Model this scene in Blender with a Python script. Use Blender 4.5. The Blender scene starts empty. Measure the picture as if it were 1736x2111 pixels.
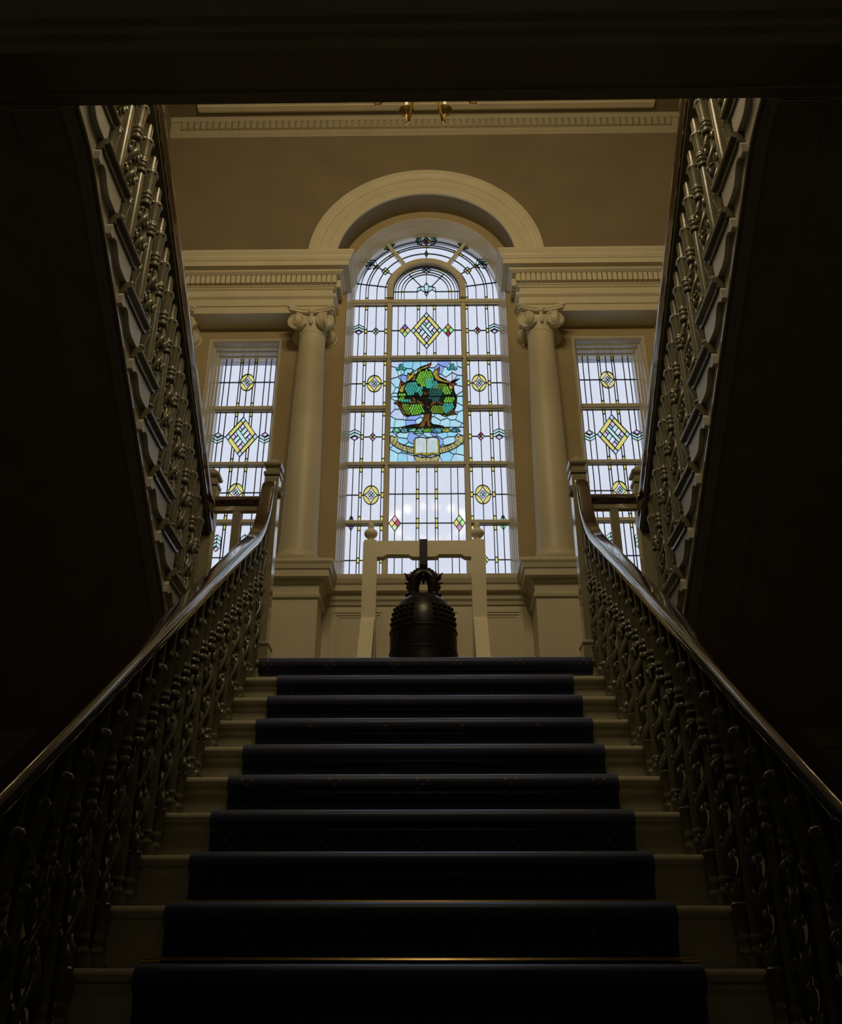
import bpy, math, random
from mathutils import Vector, Matrix
from mathutils.geometry import delaunay_2d_cdt
random.seed(7)
SC = bpy.context.scene
COL = SC.collection
PI = math.pi
def R(a): return math.radians(a)

# ------------------------------------------------------------------ camera
F_PX, PITCH, YAW, ROLL = 1889.91, 0.46976, -0.01423, 0.00066
cam_d = bpy.data.cameras.new('camera'); cam = bpy.data.objects.new('camera', cam_d); COL.objects.link(cam)
cam_d.sensor_fit = 'HORIZONTAL'; cam_d.sensor_width = 36.0; cam_d.lens = F_PX / 1736 * 36.0
cam_d.clip_start = 0.02; cam_d.clip_end = 200
_fw = Vector((math.sin(YAW)*math.cos(PITCH), math.cos(YAW)*math.cos(PITCH), math.sin(PITCH)))
_rt = Vector((math.cos(YAW), -math.sin(YAW), 0)); _up = _rt.cross(_fw)
_r2 = _rt*math.cos(ROLL) + _up*math.sin(ROLL); _u2 = -_rt*math.sin(ROLL) + _up*math.cos(ROLL)
cam.matrix_world = Matrix(((_r2.x,_u2.x,-_fw.x,0.0472),(_r2.y,_u2.y,-_fw.y,0),(_r2.z,_u2.z,-_fw.z,0),(0,0,0,1)))
SC.camera = cam

# ------------------------------------------------------------------ sky and exposure
w = bpy.data.worlds.new('overcast_sky'); SC.world = w; w.use_nodes = True
bg = w.node_tree.nodes['Background']
bg.inputs['Color'].default_value = (0.80, 0.85, 1.0, 1); bg.inputs['Strength'].default_value = 1.0
vs = SC.view_settings
vs.view_transform = 'Standard'; vs.look = 'None'; vs.gamma = 1.0; vs.use_curve_mapping = False
vs.exposure = -0.2
SC.cycles.max_bounces = 7; SC.cycles.diffuse_bounces = 4; SC.cycles.glossy_bounces = 3; SC.cycles.use_adaptive_sampling = True; SC.cycles.adaptive_threshold = 0.025
CHANDELIER_W = 1.2          # per candle bulb
GALLERY_W = 15.0            # per bulb of the chandelier over the gallery
HALL_FILL_W = 9.0            # lantern globe added unseen to lift the dark lower hall

# ------------------------------------------------------------------ measures (metres, eye at z = 0)
g, r = 0.2436, 0.1790                   # going, rise
Y0, Z0 = 4.824, 1.4664                  # nosing of the highest step below the landing
YL, ZL = Y0 + g, Z0 + r                 # landing edge
M = r / g
yu, zu = 4.7387, 1.9168                 # nosing of an upper-flight tread
ZF = ZL - 18*r                          # hall floor
XW = 2.56                                # side walls
WALL, GL = 6.68, 6.88                   # back wall face, glass plane
FR, UPW = 6.45, 6.46                    # entablature frieze face, upper wall face
ZC = 7.72                               # ceiling
ZUP = zu + 9*r                          # upper floor
AZ, AR = 5.86, 0.688                    # arch centre and radius of the glass
NY = YL + 0.07                          # newel row
BX, UX = 0.985, 1.365                   # baluster lines, lower and upper flights

# ------------------------------------------------------------------ materials
MATS = {}
def mat(name, col, rough=0.5, metal=0.0, coat=0.0, var=0.12, scale=6.0, bump=0.0, bscale=60.0, spec=0.5, stretch=None):
    m = bpy.data.materials.new(name); m.use_nodes = True
    nt = m.node_tree; N = nt.nodes; L = nt.links
    b = N['Principled BSDF']
    b.inputs['Roughness'].default_value = rough; b.inputs['Metallic'].default_value = metal
    b.inputs['Coat Weight'].default_value = coat; b.inputs['Coat Roughness'].default_value = 0.08
    b.inputs['Specular IOR Level'].default_value = spec
    tc = N.new('ShaderNodeTexCoord'); no = N.new('ShaderNodeTexNoise'); cr = N.new('ShaderNodeValToRGB')
    no.inputs['Scale'].default_value = scale; no.inputs['Detail'].default_value = 6
    src = tc.outputs['Object']
    if stretch:
        mp = N.new('ShaderNodeMapping'); mp.inputs['Scale'].default_value = stretch
        L.new(src, mp.inputs['Vector']); src = mp.outputs['Vector']
    L.new(src, no.inputs['Vector']); L.new(no.outputs['Fac'], cr.inputs['Fac'])
    a = [max(0, c*(1-var)) for c in col]; z = [min(1, c*(1+var)) for c in col]
    cr.color_ramp.elements[0].color = (*a, 1); cr.color_ramp.elements[1].color = (*z, 1)
    cr.color_ramp.elements[0].position = 0.3; cr.color_ramp.elements[1].position = 0.7
    L.new(cr.outputs['Color'], b.inputs['Base Color'])
    if bump:
        n2 = N.new('ShaderNodeTexNoise'); n2.inputs['Scale'].default_value = bscale; n2.inputs['Detail'].default_value = 3
        bp = N.new('ShaderNodeBump'); bp.inputs['Strength'].default_value = bump; bp.inputs['Distance'].default_value = 0.01
        L.new(src, n2.inputs['Vector']); L.new(n2.outputs['Fac'], bp.inputs['Height']); L.new(bp.outputs['Normal'], b.inputs['Normal'])
    MATS[name] = m
    return m
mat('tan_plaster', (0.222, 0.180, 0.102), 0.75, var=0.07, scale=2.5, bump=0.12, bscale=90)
mat('cream_trim', (0.65, 0.595, 0.42), 0.45, var=0.05, scale=4, bump=0.05, bscale=50)
mat('cream_trim_dimmed', (0.44, 0.39, 0.26), 0.55, var=0.05, scale=4)  # cream trim with light falloff near the ceiling put into its colour
mat('ceiling_paint', (0.20, 0.16, 0.095), 0.8, var=0.05)
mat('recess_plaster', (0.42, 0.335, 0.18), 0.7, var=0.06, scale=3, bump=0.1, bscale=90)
mat('stand_paint', (0.90, 0.84, 0.62), 0.4, var=0.04)
mat('newel_paint', (0.30, 0.275, 0.18), 0.16, var=0.08, scale=14, coat=0.8)
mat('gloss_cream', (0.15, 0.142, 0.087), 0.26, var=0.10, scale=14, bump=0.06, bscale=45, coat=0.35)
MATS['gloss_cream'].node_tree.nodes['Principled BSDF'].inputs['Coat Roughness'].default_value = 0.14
mat('frame_gloss', (0.60, 0.55, 0.41), 0.20, var=0.05, scale=4, coat=0.15)
mat('string_white', (0.52, 0.50, 0.44), 0.38, var=0.05, scale=5)
mat('tread_paint', (0.42, 0.39, 0.26), 0.32, var=0.12, scale=9, bump=0.06)
mat('hall_paint', (0.42, 0.40, 0.27), 0.6, var=0.08)
mat('dimmed_hall_wall', (0.06, 0.045, 0.03), 0.5, var=0.2)  # colour darkened so the unseen wall reflects dimly in the handrail
mat('hall_floor', (0.05, 0.035, 0.025), 0.35, var=0.3, scale=8)
mat('mahogany', (0.030, 0.009, 0.007), 0.12, coat=1.0, var=0.55, scale=9, stretch=(14, 1.2, 6), bump=0.03, bscale=20, spec=0.8)
MATS['mahogany'].node_tree.nodes['Principled BSDF'].inputs['Coat IOR'].default_value = 2.0
MATS['mahogany'].node_tree.nodes['Principled BSDF'].inputs['IOR'].default_value = 1.7
MATS['mahogany'].node_tree.nodes['Principled BSDF'].inputs['Coat Roughness'].default_value = 0.04
mat('brass', (0.75, 0.52, 0.20), 0.22, 1.0, var=0.12, scale=20)
mat('dark_brass', (0.30, 0.21, 0.09), 0.28, 1.0, var=0.2, scale=20)
mat('bronze', (0.014, 0.012, 0.011), 0.30, 0.4, var=0.35, scale=10, bump=0.12, bscale=30)
mat('strap_navy', (0.012, 0.013, 0.025), 0.6, var=0.2, scale=40)
mat('lead', (0.012, 0.012, 0.016), 0.45, 0.4, var=0.2, scale=30)
mat('masonry', (0.42, 0.43, 0.46), 0.85, var=0.1, scale=12, bump=0.2)
mat('bulb_base', (0.72, 0.66, 0.52), 0.5, var=0.05)

def emis(name, col, s):
    m = bpy.data.materials.new(name); m.use_nodes = True; b = m.node_tree.nodes['Principled BSDF']
    b.inputs['Base Color'].default_value = (*col, 1); b.inputs['Emission Color'].default_value = (*col, 1)
    b.inputs['Emission Strength'].default_value = s; MATS[name] = m
emis('bulb_glow', (1.0, 0.58, 0.24), 5.0)

GCOL = {}
def glass(name, col, var=0.05):
    m = bpy.data.materials.new('glass_' + name); m.use_nodes = True
    nt = m.node_tree; N = nt.nodes; L = nt.links
    N.remove(N['Principled BSDF'])
    out = N['Material Output']
    tr = N.new('ShaderNodeBsdfTransparent'); gl = N.new('ShaderNodeBsdfGlossy'); mx = N.new('ShaderNodeMixShader'); fr = N.new('ShaderNodeFresnel')
    fr.inputs['IOR'].default_value = 1.17; gl.inputs['Roughness'].default_value = 0.06
    tc = N.new('ShaderNodeTexCoord'); no = N.new('ShaderNodeTexNoise'); cr = N.new('ShaderNodeValToRGB')
    no.inputs['Scale'].default_value = 9; no.inputs['Distortion'].default_value = 1.2
    L.new(tc.outputs['Object'], no.inputs['Vector']); L.new(no.outputs['Fac'], cr.inputs['Fac'])
    cr.color_ramp.elements[0].position = 0.3; cr.color_ramp.elements[1].position = 0.7
    cr.color_ramp.elements[0].color = (*[c*(1-var) for c in col], 1); cr.color_ramp.elements[1].color = (*[min(1, c*(1+var)) for c in col], 1)
    L.new(cr.outputs['Color'], tr.inputs['Color']); L.new(fr.outputs['Fac'], mx.inputs['Fac'])
    L.new(tr.outputs[0], mx.inputs[1]); L.new(gl.outputs[0], mx.inputs[2]); L.new(mx.outputs[0], out.inputs['Surface'])
    MATS['glass_' + name] = m
for nm, c, v in [('clear', (0.97, 0.98, 0.99), 0.015), ('yellow', (0.95, 0.84, 0.22), 0.06), ('mint', (0.70, 0.98, 0.86), 0.04),
                 ('lilac', (0.86, 0.70, 0.95), 0.05), ('sky', (0.62, 0.90, 1.0), 0.03), ('red', (0.50, 0.05, 0.10), 0.2),
                 ('pink', (0.75, 0.30, 0.55), 0.1), ('purple', (0.42, 0.16, 0.48), 0.15), ('green', (0.45, 0.95, 0.35), 0.1),
                 ('amber', (0.72, 0.50, 0.10), 0.12), ('teal', (0.06, 0.42, 0.34), 0.15), ('blue', (0.30, 0.48, 0.95), 0.1),
                 ('cyan', (0.42, 0.84, 0.98), 0.10), ('aqua', (0.58, 0.92, 0.97), 0.07), ('peri', (0.34, 0.50, 0.95), 0.16), ('pale', (0.72, 0.84, 1.0), 0.08),
                 ('leaf_lime', (0.22, 0.60, 0.05), 0.15), ('leaf_teal', (0.08, 0.50, 0.36), 0.15), ('leaf_olive', (0.20, 0.30, 0.03), 0.2), ('leaf_dark', (0.03, 0.14, 0.10), 0.2),
                 ('bark', (0.24, 0.09, 0.02), 0.3), ('flame', (0.55, 0.38, 0.06), 0.3), ('flame_red', (0.42, 0.07, 0.03), 0.25),
                 ('shamrock', (0.015, 0.13, 0.10), 0.15), ('ribbon', (0.62, 0.56, 0.22), 0.12), ('page', (0.80, 0.90, 0.80), 0.06), ('cover', (0.38, 0.34, 0.06), 0.2),
                 ('hill_green', (0.25, 0.72, 0.40), 0.3), ('hill_teal', (0.15, 0.52, 0.55), 0.3), ('hill_gold', (0.62, 0.60, 0.08), 0.3), ('initial', (0.45, 0.40, 0.05), 0.1)]:
    glass(nm, c, v)
glass('paint', (0.012, 0.016, 0.008), 0.4)
glass('ink', (0.05, 0.045, 0.02), 0.2); glass('grey', (0.42, 0.50, 0.46), 0.2)

def carpet_mat():
    m = bpy.data.materials.new('navy_carpet'); m.use_nodes = True; nt = m.node_tree; N = nt.nodes; L = nt.links
    b = N['Principled BSDF']; b.inputs['Roughness'].default_value = 0.52
    b.inputs['Sheen Weight'].default_value = 1.0; b.inputs['Sheen Roughness'].default_value = 0.32; b.inputs['Sheen Tint'].default_value = (0.42, 0.58, 1.0, 1)
    b.inputs['Specular IOR Level'].default_value = 0.2; b.inputs['Specular Tint'].default_value = (0.55, 0.65, 1.0, 1)
    uv = N.new('ShaderNodeUVMap'); sx = N.new('ShaderNodeSeparateXYZ'); L.new(uv.outputs[0], sx.inputs[0])
    def ma(op, a, c=None, d=None):
        n = N.new('ShaderNodeMath'); n.operation = op
        for i, v in enumerate((a, c, d)):
            if v is None: continue
            if isinstance(v, (int, float)): n.inputs[i].default_value = v
            else: L.new(v, n.inputs[i])
        return n.outputs[0]
    U, V = 0.36, 0.30
    row = ma('FLOOR', ma('DIVIDE', sx.outputs[1], V)); par = ma('MODULO', row, 2.0)
    uu = ma('SUBTRACT', ma('MULTIPLY', ma('FRACT', ma('ADD', ma('DIVIDE', sx.outputs[0], U), ma('MULTIPLY', par, 0.5))), U), U/2)
    vv = ma('SUBTRACT', ma('MULTIPLY', ma('FRACT', ma('DIVIDE', sx.outputs[1], V)), V), V/2)
    tot = None
    for du, dv in ((0.021, 0), (-0.021, 0), (0, 0.023), (0, -0.023)):
        d = ma('ADD', ma('ABSOLUTE', ma('SUBTRACT', uu, du)), ma('ABSOLUTE', ma('SUBTRACT', vv, dv)))
        k = ma('LESS_THAN', d, 0.0080)
        tot = k if tot is None else ma('MAXIMUM', tot, k)
    no = N.new('ShaderNodeTexNoise'); no.inputs['Scale'].default_value = 500; L.new(uv.outputs[0], no.inputs['Vector'])
    cr = N.new('ShaderNodeValToRGB'); L.new(no.outputs['Fac'], cr.inputs['Fac'])
    cr.color_ramp.elements[0].color = (0.018, 0.020, 0.038, 1); cr.color_ramp.elements[1].color = (0.044, 0.045, 0.076, 1)
    mx = N.new('ShaderNodeMixRGB'); L.new(tot, mx.inputs[0]); L.new(cr.outputs[0], mx.inputs[1]); mx.inputs[2].default_value = (0.16, 0.105, 0.06, 1)
    L.new(mx.outputs[0], b.inputs['Base Color'])
    bp = N.new('ShaderNodeBump'); bp.inputs['Strength'].default_value = 0.12; bp.inputs['Distance'].default_value = 0.002
    L.new(no.outputs['Fac'], bp.inputs['Height']); L.new(bp.outputs['Normal'], b.inputs['Normal'])
    # pile tips catch light at grazing angles like velvet
    lw = N.new('ShaderNodeLayerWeight'); lw.inputs['Blend'].default_value = 0.5
    fac = ma('MULTIPLY', ma('POWER', lw.outputs['Facing'], 2.8), 1.0)
    gl = N.new('ShaderNodeBsdfGlossy'); gl.inputs['Color'].default_value = (0.55, 0.68, 1.0, 1); gl.inputs['Roughness'].default_value = 0.33
    mxs = N.new('ShaderNodeMixShader'); L.new(fac, mxs.inputs[0]); L.new(b.outputs[0], mxs.inputs[1]); L.new(gl.outputs[0], mxs.inputs[2])
    L.new(mxs.outputs[0], N['Material Output'].inputs['Surface'])
    MATS['navy_carpet'] = m
carpet_mat()

# ------------------------------------------------------------------ mesh helpers
class MB:
    def __init__(self, sx=1): self.v = []; self.f = []; self.sx = sx
    def add(self, vs, fs):
        n = len(self.v)
        if self.sx < 0:
            self.v += [(-a, b, c) for a, b, c in vs]; self.f += [tuple(n+i for i in reversed(q)) for q in fs]
        else:
            self.v += [tuple(p) for p in vs]; self.f += [tuple(n+i for i in q) for q in fs]
        return self
    def box(self, x0, x1, y0, y1, z0, z1):
        x0, x1 = min(x0, x1), max(x0, x1); y0, y1 = min(y0, y1), max(y0, y1); z0, z1 = min(z0, z1), max(z0, z1)
        return self.add([(x0,y0,z0),(x1,y0,z0),(x1,y1,z0),(x0,y1,z0),(x0,y0,z1),(x1,y0,z1),(x1,y1,z1),(x0,y1,z1)],
                        [(0,3,2,1),(4,5,6,7),(0,1,5,4),(1,2,6,5),(2,3,7,6),(3,0,4,7)])
    def prism(self, poly, a, b, axis):
        # poly of 2-D points, extruded from a to b along the axis: 'x' (y,z), 'y' (x,z), 'z' (x,y)
        s = sum(poly[i][0]*poly[(i+1) % len(poly)][1] - poly[(i+1) % len(poly)][0]*poly[i][1] for i in range(len(poly)))
        if s < 0: poly = poly[::-1]
        n = len(poly)
        def P(p, t): return {'x': (t, p[0], p[1]), 'y': (p[0], t, p[1]), 'z': (p[0], p[1], t)}[axis]
        a, b = min(a, b), max(a, b)
        vs = [P(p, a) for p in poly] + [P(p, b) for p in poly]
        fs = [tuple(range(n-1, -1, -1)), tuple(range(n, 2*n))] + [(i, (i+1) % n, n+(i+1) % n, n+i) for i in range(n)]
        if axis == 'y': fs = [tuple(reversed(q)) for q in fs]
        return self.add(vs, fs)
    def lathe(self, prof, c=(0,0,0), seg=20, axis=None, ph=0.0, squash=1.0):
        vs, fs = [], []
        ax = (Vector(axis) if axis else Vector((0,0,1))).normalized()
        q = ax.to_track_quat('Z', 'Y'); c = Vector(c)
        for rr, z in prof:
            for i in range(seg):
                a = ph + 2*PI*i/seg
                vs.append(c + q @ Vector((rr*math.cos(a), squash*rr*math.sin(a), z)))
        for j in range(len(prof)-1):
            for i in range(seg):
                k = (i+1) % seg
                fs.append((j*seg+i, j*seg+k, (j+1)*seg+k, (j+1)*seg+i))
        fs.append(tuple(range(seg-1, -1, -1))); fs.append(tuple((len(prof)-1)*seg+i for i in range(seg)))
        return self.add(vs, fs)
    def ball(self, c, rx, ry=None, rz=None, seg=10, rings=6):
        ry = ry or rx; rz = rz or rx; vs, fs = [], []
        for j in range(rings+1):
            t = -PI/2 + PI*(j+0.02)/(rings+0.04)
            for i in range(seg):
                a = 2*PI*i/seg
                vs.append((c[0]+rx*math.cos(t)*math.cos(a), c[1]+ry*math.cos(t)*math.sin(a), c[2]+rz*math.sin(t)))
        for j in range(rings):
            for i in range(seg):
                k = (i+1) % seg; fs.append((j*seg+i, j*seg+k, (j+1)*seg+k, (j+1)*seg+i))
        fs.append(tuple(range(seg-1, -1, -1))); fs.append(tuple(rings*seg+i for i in range(seg)))
        return self.add(vs, fs)
    def tube(self, pts, rad, seg=8, closed=False):
        pts = [Vector(p) for p in pts]; n = len(pts)
        rads = rad if isinstance(rad, (list, tuple)) else [rad]*n
        vs, fs = [], []; prev = None
        for i, p in enumerate(pts):
            if closed: t = (pts[(i+1) % n]-pts[i-1]).normalized()
            else: t = (pts[min(i+1, n-1)]-pts[max(i-1, 0)]).normalized()
            if prev is None:
                u = t.orthogonal().normalized()
            else:
                u = (prev - t*prev.dot(t)).normalized()
            prev = u; v2 = t.cross(u)
            for k in range(seg):
                a = 2*PI*k/seg; vs.append(p + (u*math.cos(a)+v2*math.sin(a))*rads[i])
        for i in range(n if closed else n-1):
            j = (i+1) % n
            for k in range(seg):
                l = (k+1) % seg; fs.append((i*seg+k, i*seg+l, j*seg+l, j*seg+k))
        if not closed:
            fs.append(tuple(range(seg-1, -1, -1))); fs.append(tuple((n-1)*seg+k for k in range(seg)))
        return self.add(vs, fs)
    def sweep(self, prof, pts, side):
        # closed 2-D profile (a along side, b along the up of the path) swept on pts; side = constant lateral vector
        side = Vector(side).normalized(); pts = [Vector(p) for p in pts]; n = len(pts); m = len(prof); vs, fs = [], []
        for i, p in enumerate(pts):
            t0 = (pts[i]-pts[i-1]).normalized() if i else (pts[1]-pts[0]).normalized()
            t1 = (pts[i+1]-pts[i]).normalized() if i < n-1 else t0
            t = (t0+t1).normalized(); up = side.cross(t).normalized()
            k = 1/max(0.5, t.dot(t0))
            for a, b in prof: vs.append(p + side*a + up*b*k)
        for i in range(n-1):
            for j in range(m):
                l = (j+1) % m; fs.append((i*m+j, (i+1)*m+j, (i+1)*m+l, i*m+l))
        fs.append(tuple(range(m))); fs.append(tuple((n-1)*m+j for j in range(m-1, -1, -1)))
        return self.add(vs, fs)
    def mould(self, path, prof, cap=True):
        # plan path (x,y) swept with an open profile (p outwards to the left of the path, z)
        n = len(path); m = len(prof); vs, fs = [], []
        def nrm(a, b):
            d = Vector((b[0]-a[0], b[1]-a[1])).normalized(); return Vector((-d.y, d.x))
        for i in range(n):
            n0 = nrm(path[i-1], path[i]) if i else nrm(path[0], path[1])
            n1 = nrm(path[i], path[i+1]) if i < n-1 else n0
            b = (n0+n1).normalized(); k = 1/b.dot(n0)
            for p, z in prof: vs.append((path[i][0]+b.x*p*k, path[i][1]+b.y*p*k, z))
        for i in range(n-1):
            for j in range(m):
                l = (j+1) % m; fs.append((i*m+j, i*m+l, (i+1)*m+l, (i+1)*m+j))
        fs.append(tuple(range(m-1, -1, -1))); fs.append(tuple((n-1)*m+j for j in range(m)))
        return self.add(vs, fs)
    def mesh(self, name, m, smooth=False, ang=35):
        me = bpy.data.meshes.new(name); me.from_pydata([tuple(p) for p in self.v], [], self.f)
        me.validate(); me.update()
        if m: me.materials.append(MATS[m])
        if smooth:
            me.polygons.foreach_set('use_smooth', [True]*len(me.polygons)); me.set_sharp_from_angle(angle=R(ang))
        return me
    def build(self, name, m, parent=None, smooth=False, ang=35):
        return place(name, self.mesh(name, m, smooth, ang), parent)
def place(name, me, parent=None, loc=None):
    o = bpy.data.objects.new(name, me); COL.objects.link(o)
    if loc is not None: o.location = loc
    if parent is not None: adopt(o, parent)
    return o
def adopt(o, parent):
    # children keep world coordinates; parents are only ever moved, not turned
    o.parent = parent
    off = Vector(parent.get('_wl', (0,0,0)))          # things sit at their base; their parts are modelled in world coordinates
    o.matrix_parent_inverse = Matrix.Translation(-off)
def tag(o, label=None, cat=None, group=None, kind=None):
    if label: o['label'] = label
    if cat: o['category'] = cat
    if group: o['group'] = group
    if kind: o['kind'] = kind
    return o
def thing(name, loc, label, cat, group=None, kind=None):
    o = bpy.data.objects.new(name, None); COL.objects.link(o); o.location = loc; o['_wl'] = tuple(loc); o.empty_display_size = 0.1
    return tag(o, label, cat, group, kind)
SIDE = {-1: 'left', 1: 'right'}

# ------------------------------------------------------------------ planar partition for walls with openings and for glass
def partition(polys):
    vs, fs = [], []
    for p in polys:
        if sum(p[i-1][0]*p[i][1]-p[i][0]*p[i-1][1] for i in range(len(p))) < 0: p = p[::-1]
        n = len(vs); vs += [Vector(q) for q in p]; fs.append(list(range(n, n+len(p))))
    ov, oe, of, _, _, orig = delaunay_2d_cdt(vs, [], fs, 1, 1e-6)
    out = {}
    for tri, src in zip(of, orig):
        if src: out.setdefault(max(src), []).append([ov[i] for i in tri])
    return out
def plate(mb, outer, holes, y0, y1):
    tris = partition([outer] + holes).get(0, [])
    for t in tris:
        s = (t[1]-t[0]).x*(t[2]-t[0]).y - (t[1]-t[0]).y*(t[2]-t[0]).x
        if s < 0: t = t[::-1]
        mb.add([(p.x, y0, p.y) for p in t], [(0,1,2)]); mb.add([(p.x, y1, p.y) for p in t], [(2,1,0)])
    for loop in [outer] + holes:
        n = len(loop)
        for i in range(n):
            a, b = loop[i], loop[(i+1) % n]
            mb.add([(a[0],y0,a[1]),(b[0],y0,b[1]),(b[0],y1,b[1]),(a[0],y1,a[1])], [(0,1,2,3)])
def arch_poly(hw, zb, zc, rad, n=40):
    return [(-hw, zb), (hw, zb)] + [(rad*math.cos(PI*i/n), zc+rad*math.sin(PI*i/n)) for i in range(n+1)]
def rect(x0, x1, z0, z1): return [(x0,z0),(x1,z0),(x1,z1),(x0,z1)]

ZS = 2.82                                # sill level of the glass
SW0, SW1, SWT = 1.375, 1.895, 5.084      # side windows

# ------------------------------------------------------------------ structure
o = MB(); o.box(-XW, XW, -3.0, 7.0, ZF-0.1, ZF); tag(o.build('floor', 'hall_floor'), 'dark floor of the lower hall at the foot of the stairs', 'floor', kind='structure')
def wall_back():
    mb = MB()
    out = rect(-XW, XW, ZF, ZC)
    fo = 0.045
    holes = [arch_poly(AR+fo, ZS-0.04, AZ, AR+fo)] + [rect(min(s*(SW0-0.045), s*(SW1+0.045)), max(s*(SW0-0.045), s*(SW1+0.045)), ZS-0.04, SWT+0.05) for s in (-1, 1)]
    plate(mb, out, holes, WALL, WALL+0.02)
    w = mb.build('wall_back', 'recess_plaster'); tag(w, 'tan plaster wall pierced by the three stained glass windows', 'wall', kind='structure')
    mb = MB()
    holes = [arch_poly(AR, ZS-0.04, AZ, AR)] + [rect(min(s*SW0, s*SW1), max(s*SW0, s*SW1), ZS-0.04, SWT) for s in (-1, 1)]
    plate(mb, rect(-XW-0.3, XW+0.3, ZF, ZC+0.4), holes, GL+0.02, GL+0.10)
    o2 = mb.build('outer_masonry', 'masonry', w)
wall_back()
mb = MB(); n = 48; RI = 0.83
poly = [(-XW, 5.80), (-RI, 5.80), (-RI, AZ)] + [(RI*math.cos(PI-PI*i/n), AZ+RI*math.sin(PI-PI*i/n)) for i in range(1, n)] + [(RI, AZ), (RI, 5.80), (XW, 5.80), (XW, ZC), (-XW, ZC)]
plate(mb, poly, [], UPW, WALL)
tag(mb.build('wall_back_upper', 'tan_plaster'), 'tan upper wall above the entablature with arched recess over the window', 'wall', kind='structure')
for s in (-1, 1):
    mb = MB(s); mb.box(XW, XW+0.15, -3.0, 7.0, ZF, ZC)
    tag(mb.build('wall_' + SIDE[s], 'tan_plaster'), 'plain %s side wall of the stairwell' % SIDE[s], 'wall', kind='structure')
mb = MB(); mb.box(-XW, XW, -3.15, -3.0, ZF, ZC); tag(mb.build('wall_front', 'dimmed_hall_wall'), 'dark hall wall behind the viewer', 'wall', kind='structure')
mb = MB(); mb.box(-XW-0.15, XW+0.15, -3.15, 7.0, ZC, ZC+0.12); tag(mb.build('ceiling', 'ceiling_paint'), 'pale ceiling high over the stairwell', 'ceiling', kind='structure')
mb = MB(); mb.box(-XW+0.3, XW-0.3, 6.22, 6.335, ZC-0.02, ZC+0.005); mb.box(-XW+0.3, XW-0.3, 6.25, 6.31, ZC-0.032, ZC-0.02)
tag(mb.build('trim_1', 'cream_trim'), 'thin moulded strip on the ceiling near the back wall', 'trim', kind='structure')
# upper floor slab with its moulded beam over the viewer
bm_ = [(2.50,3.09),(2.455,3.09),(2.455,3.097),(2.27,3.097),(2.27,3.155),(2.245,3.165),(2.245,3.205),(2.215,3.215),(2.19,3.25),(2.185,3.285),(2.15,3.295),(2.15,3.325),(2.115,3.345),(2.09,3.38),(2.09,3.44),(2.09,ZUP),(2.50,ZUP)]
mb = MB(); mb.prism(bm_, -XW, XW, 'x'); tag(mb.build('trim_2', 'hall_paint'), 'dark moulded beam across the top edge of the stair opening', 'beam', kind='structure')
mb = MB(); mb.box(-XW, XW, -3.0, 2.09, 3.44, ZUP); tag(mb.build('ceiling_hall', 'hall_paint'), 'dark ceiling of the lower hall', 'ceiling', kind='structure')
# landing
mb = MB(); mb.box(-XW, XW, YL+0.02, WALL+0.02, ZL-0.25, ZL-0.012)
tag(mb.build('floor_landing', 'tread_paint'), 'half landing floor under the windows', 'floor', kind='structure')
for s in (-1, 1):
    mb = MB(s); mb.box(1.06, XW, YL+0.05, YL+0.10, ZF, ZL-0.25)
    wl = tag(mb.build('wall_landing_' + SIDE[s], 'hall_paint'), 'shaded wall below the landing on the %s of the stairs' % SIDE[s], 'wall', kind='structure')
    mb = MB(s); mb.mould([(1.06, YL+0.05), (XW, YL+0.05)][::-1] if False else [(XW, YL+0.05), (1.06, YL+0.05)], [(0, ZL-0.25), (0.012, ZL-0.25), (0.018, ZL-0.20), (0.03, ZL-0.185), (0.03, ZL-0.13), (0.05, ZL-0.10), (0.06, ZL-0.07), (0.06, ZL-0.015), (0, ZL-0.015)])
    mb.build('landing_moulding', 'hall_paint', wl)
    mb = MB(s); mb.box(1.06, XW, YL+0.03, YL+0.05, ZL-0.52, ZL-0.45); mb.build('panel_rail', 'hall_paint', wl)

# ------------------------------------------------------------------ dado with sill and panels below the main window
mb = MB(); mb.box(-0.81, 0.81, WALL-0.004, WALL, ZL-0.01, 2.60)
dado = tag(mb.build('wall_dado', 'cream_trim'), 'panelled cream dado under the main window', 'dado', kind='structure')
mb = MB(); mb.mould([(0.81, WALL), (-0.81, WALL)], [(0, 2.575), (0.018, 2.575), (0.024, 2.60), (0.04, 2.615), (0.045, 2.66), (0.085, 2.67), (0.088, 2.715), (0.10, 2.725), (0.115, 2.76), (0.118, 2.795), (0, 2.80), (-0.16, 2.81), (-0.16, 2.70), (0, 2.70)])
mb.build('window_sill', 'cream_trim', dado)
for x0, x1 in ((-0.745, -0.325), (-0.255, 0.255), (0.325, 0.745)):
    mb = MB()
    for k, (ins, wd, pr) in enumerate(((0, 0.022, 0.016), (0.022, 0.018, 0.009), (0.048, 0.012, 0.006))):
        a0, a1, b0, b1 = x0+ins, x1-ins, ZL+0.12+ins, 2.535-ins
        for q in ((a0, a1, b1-wd, b1), (a0, a1, b0, b0+wd), (a0, a0+wd, b0+wd, b1-wd), (a1-wd, a1, b0+wd, b1-wd)):
            mb.box(q[0], q[1], WALL-0.004-pr, WALL-0.003, q[2], q[3])
    mb.box(x0+0.066, x1-0.066, WALL-0.009, WALL-0.003, ZL+0.186, 2.469)
    mb.build('wall_panel', 'cream_trim', dado)

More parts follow.
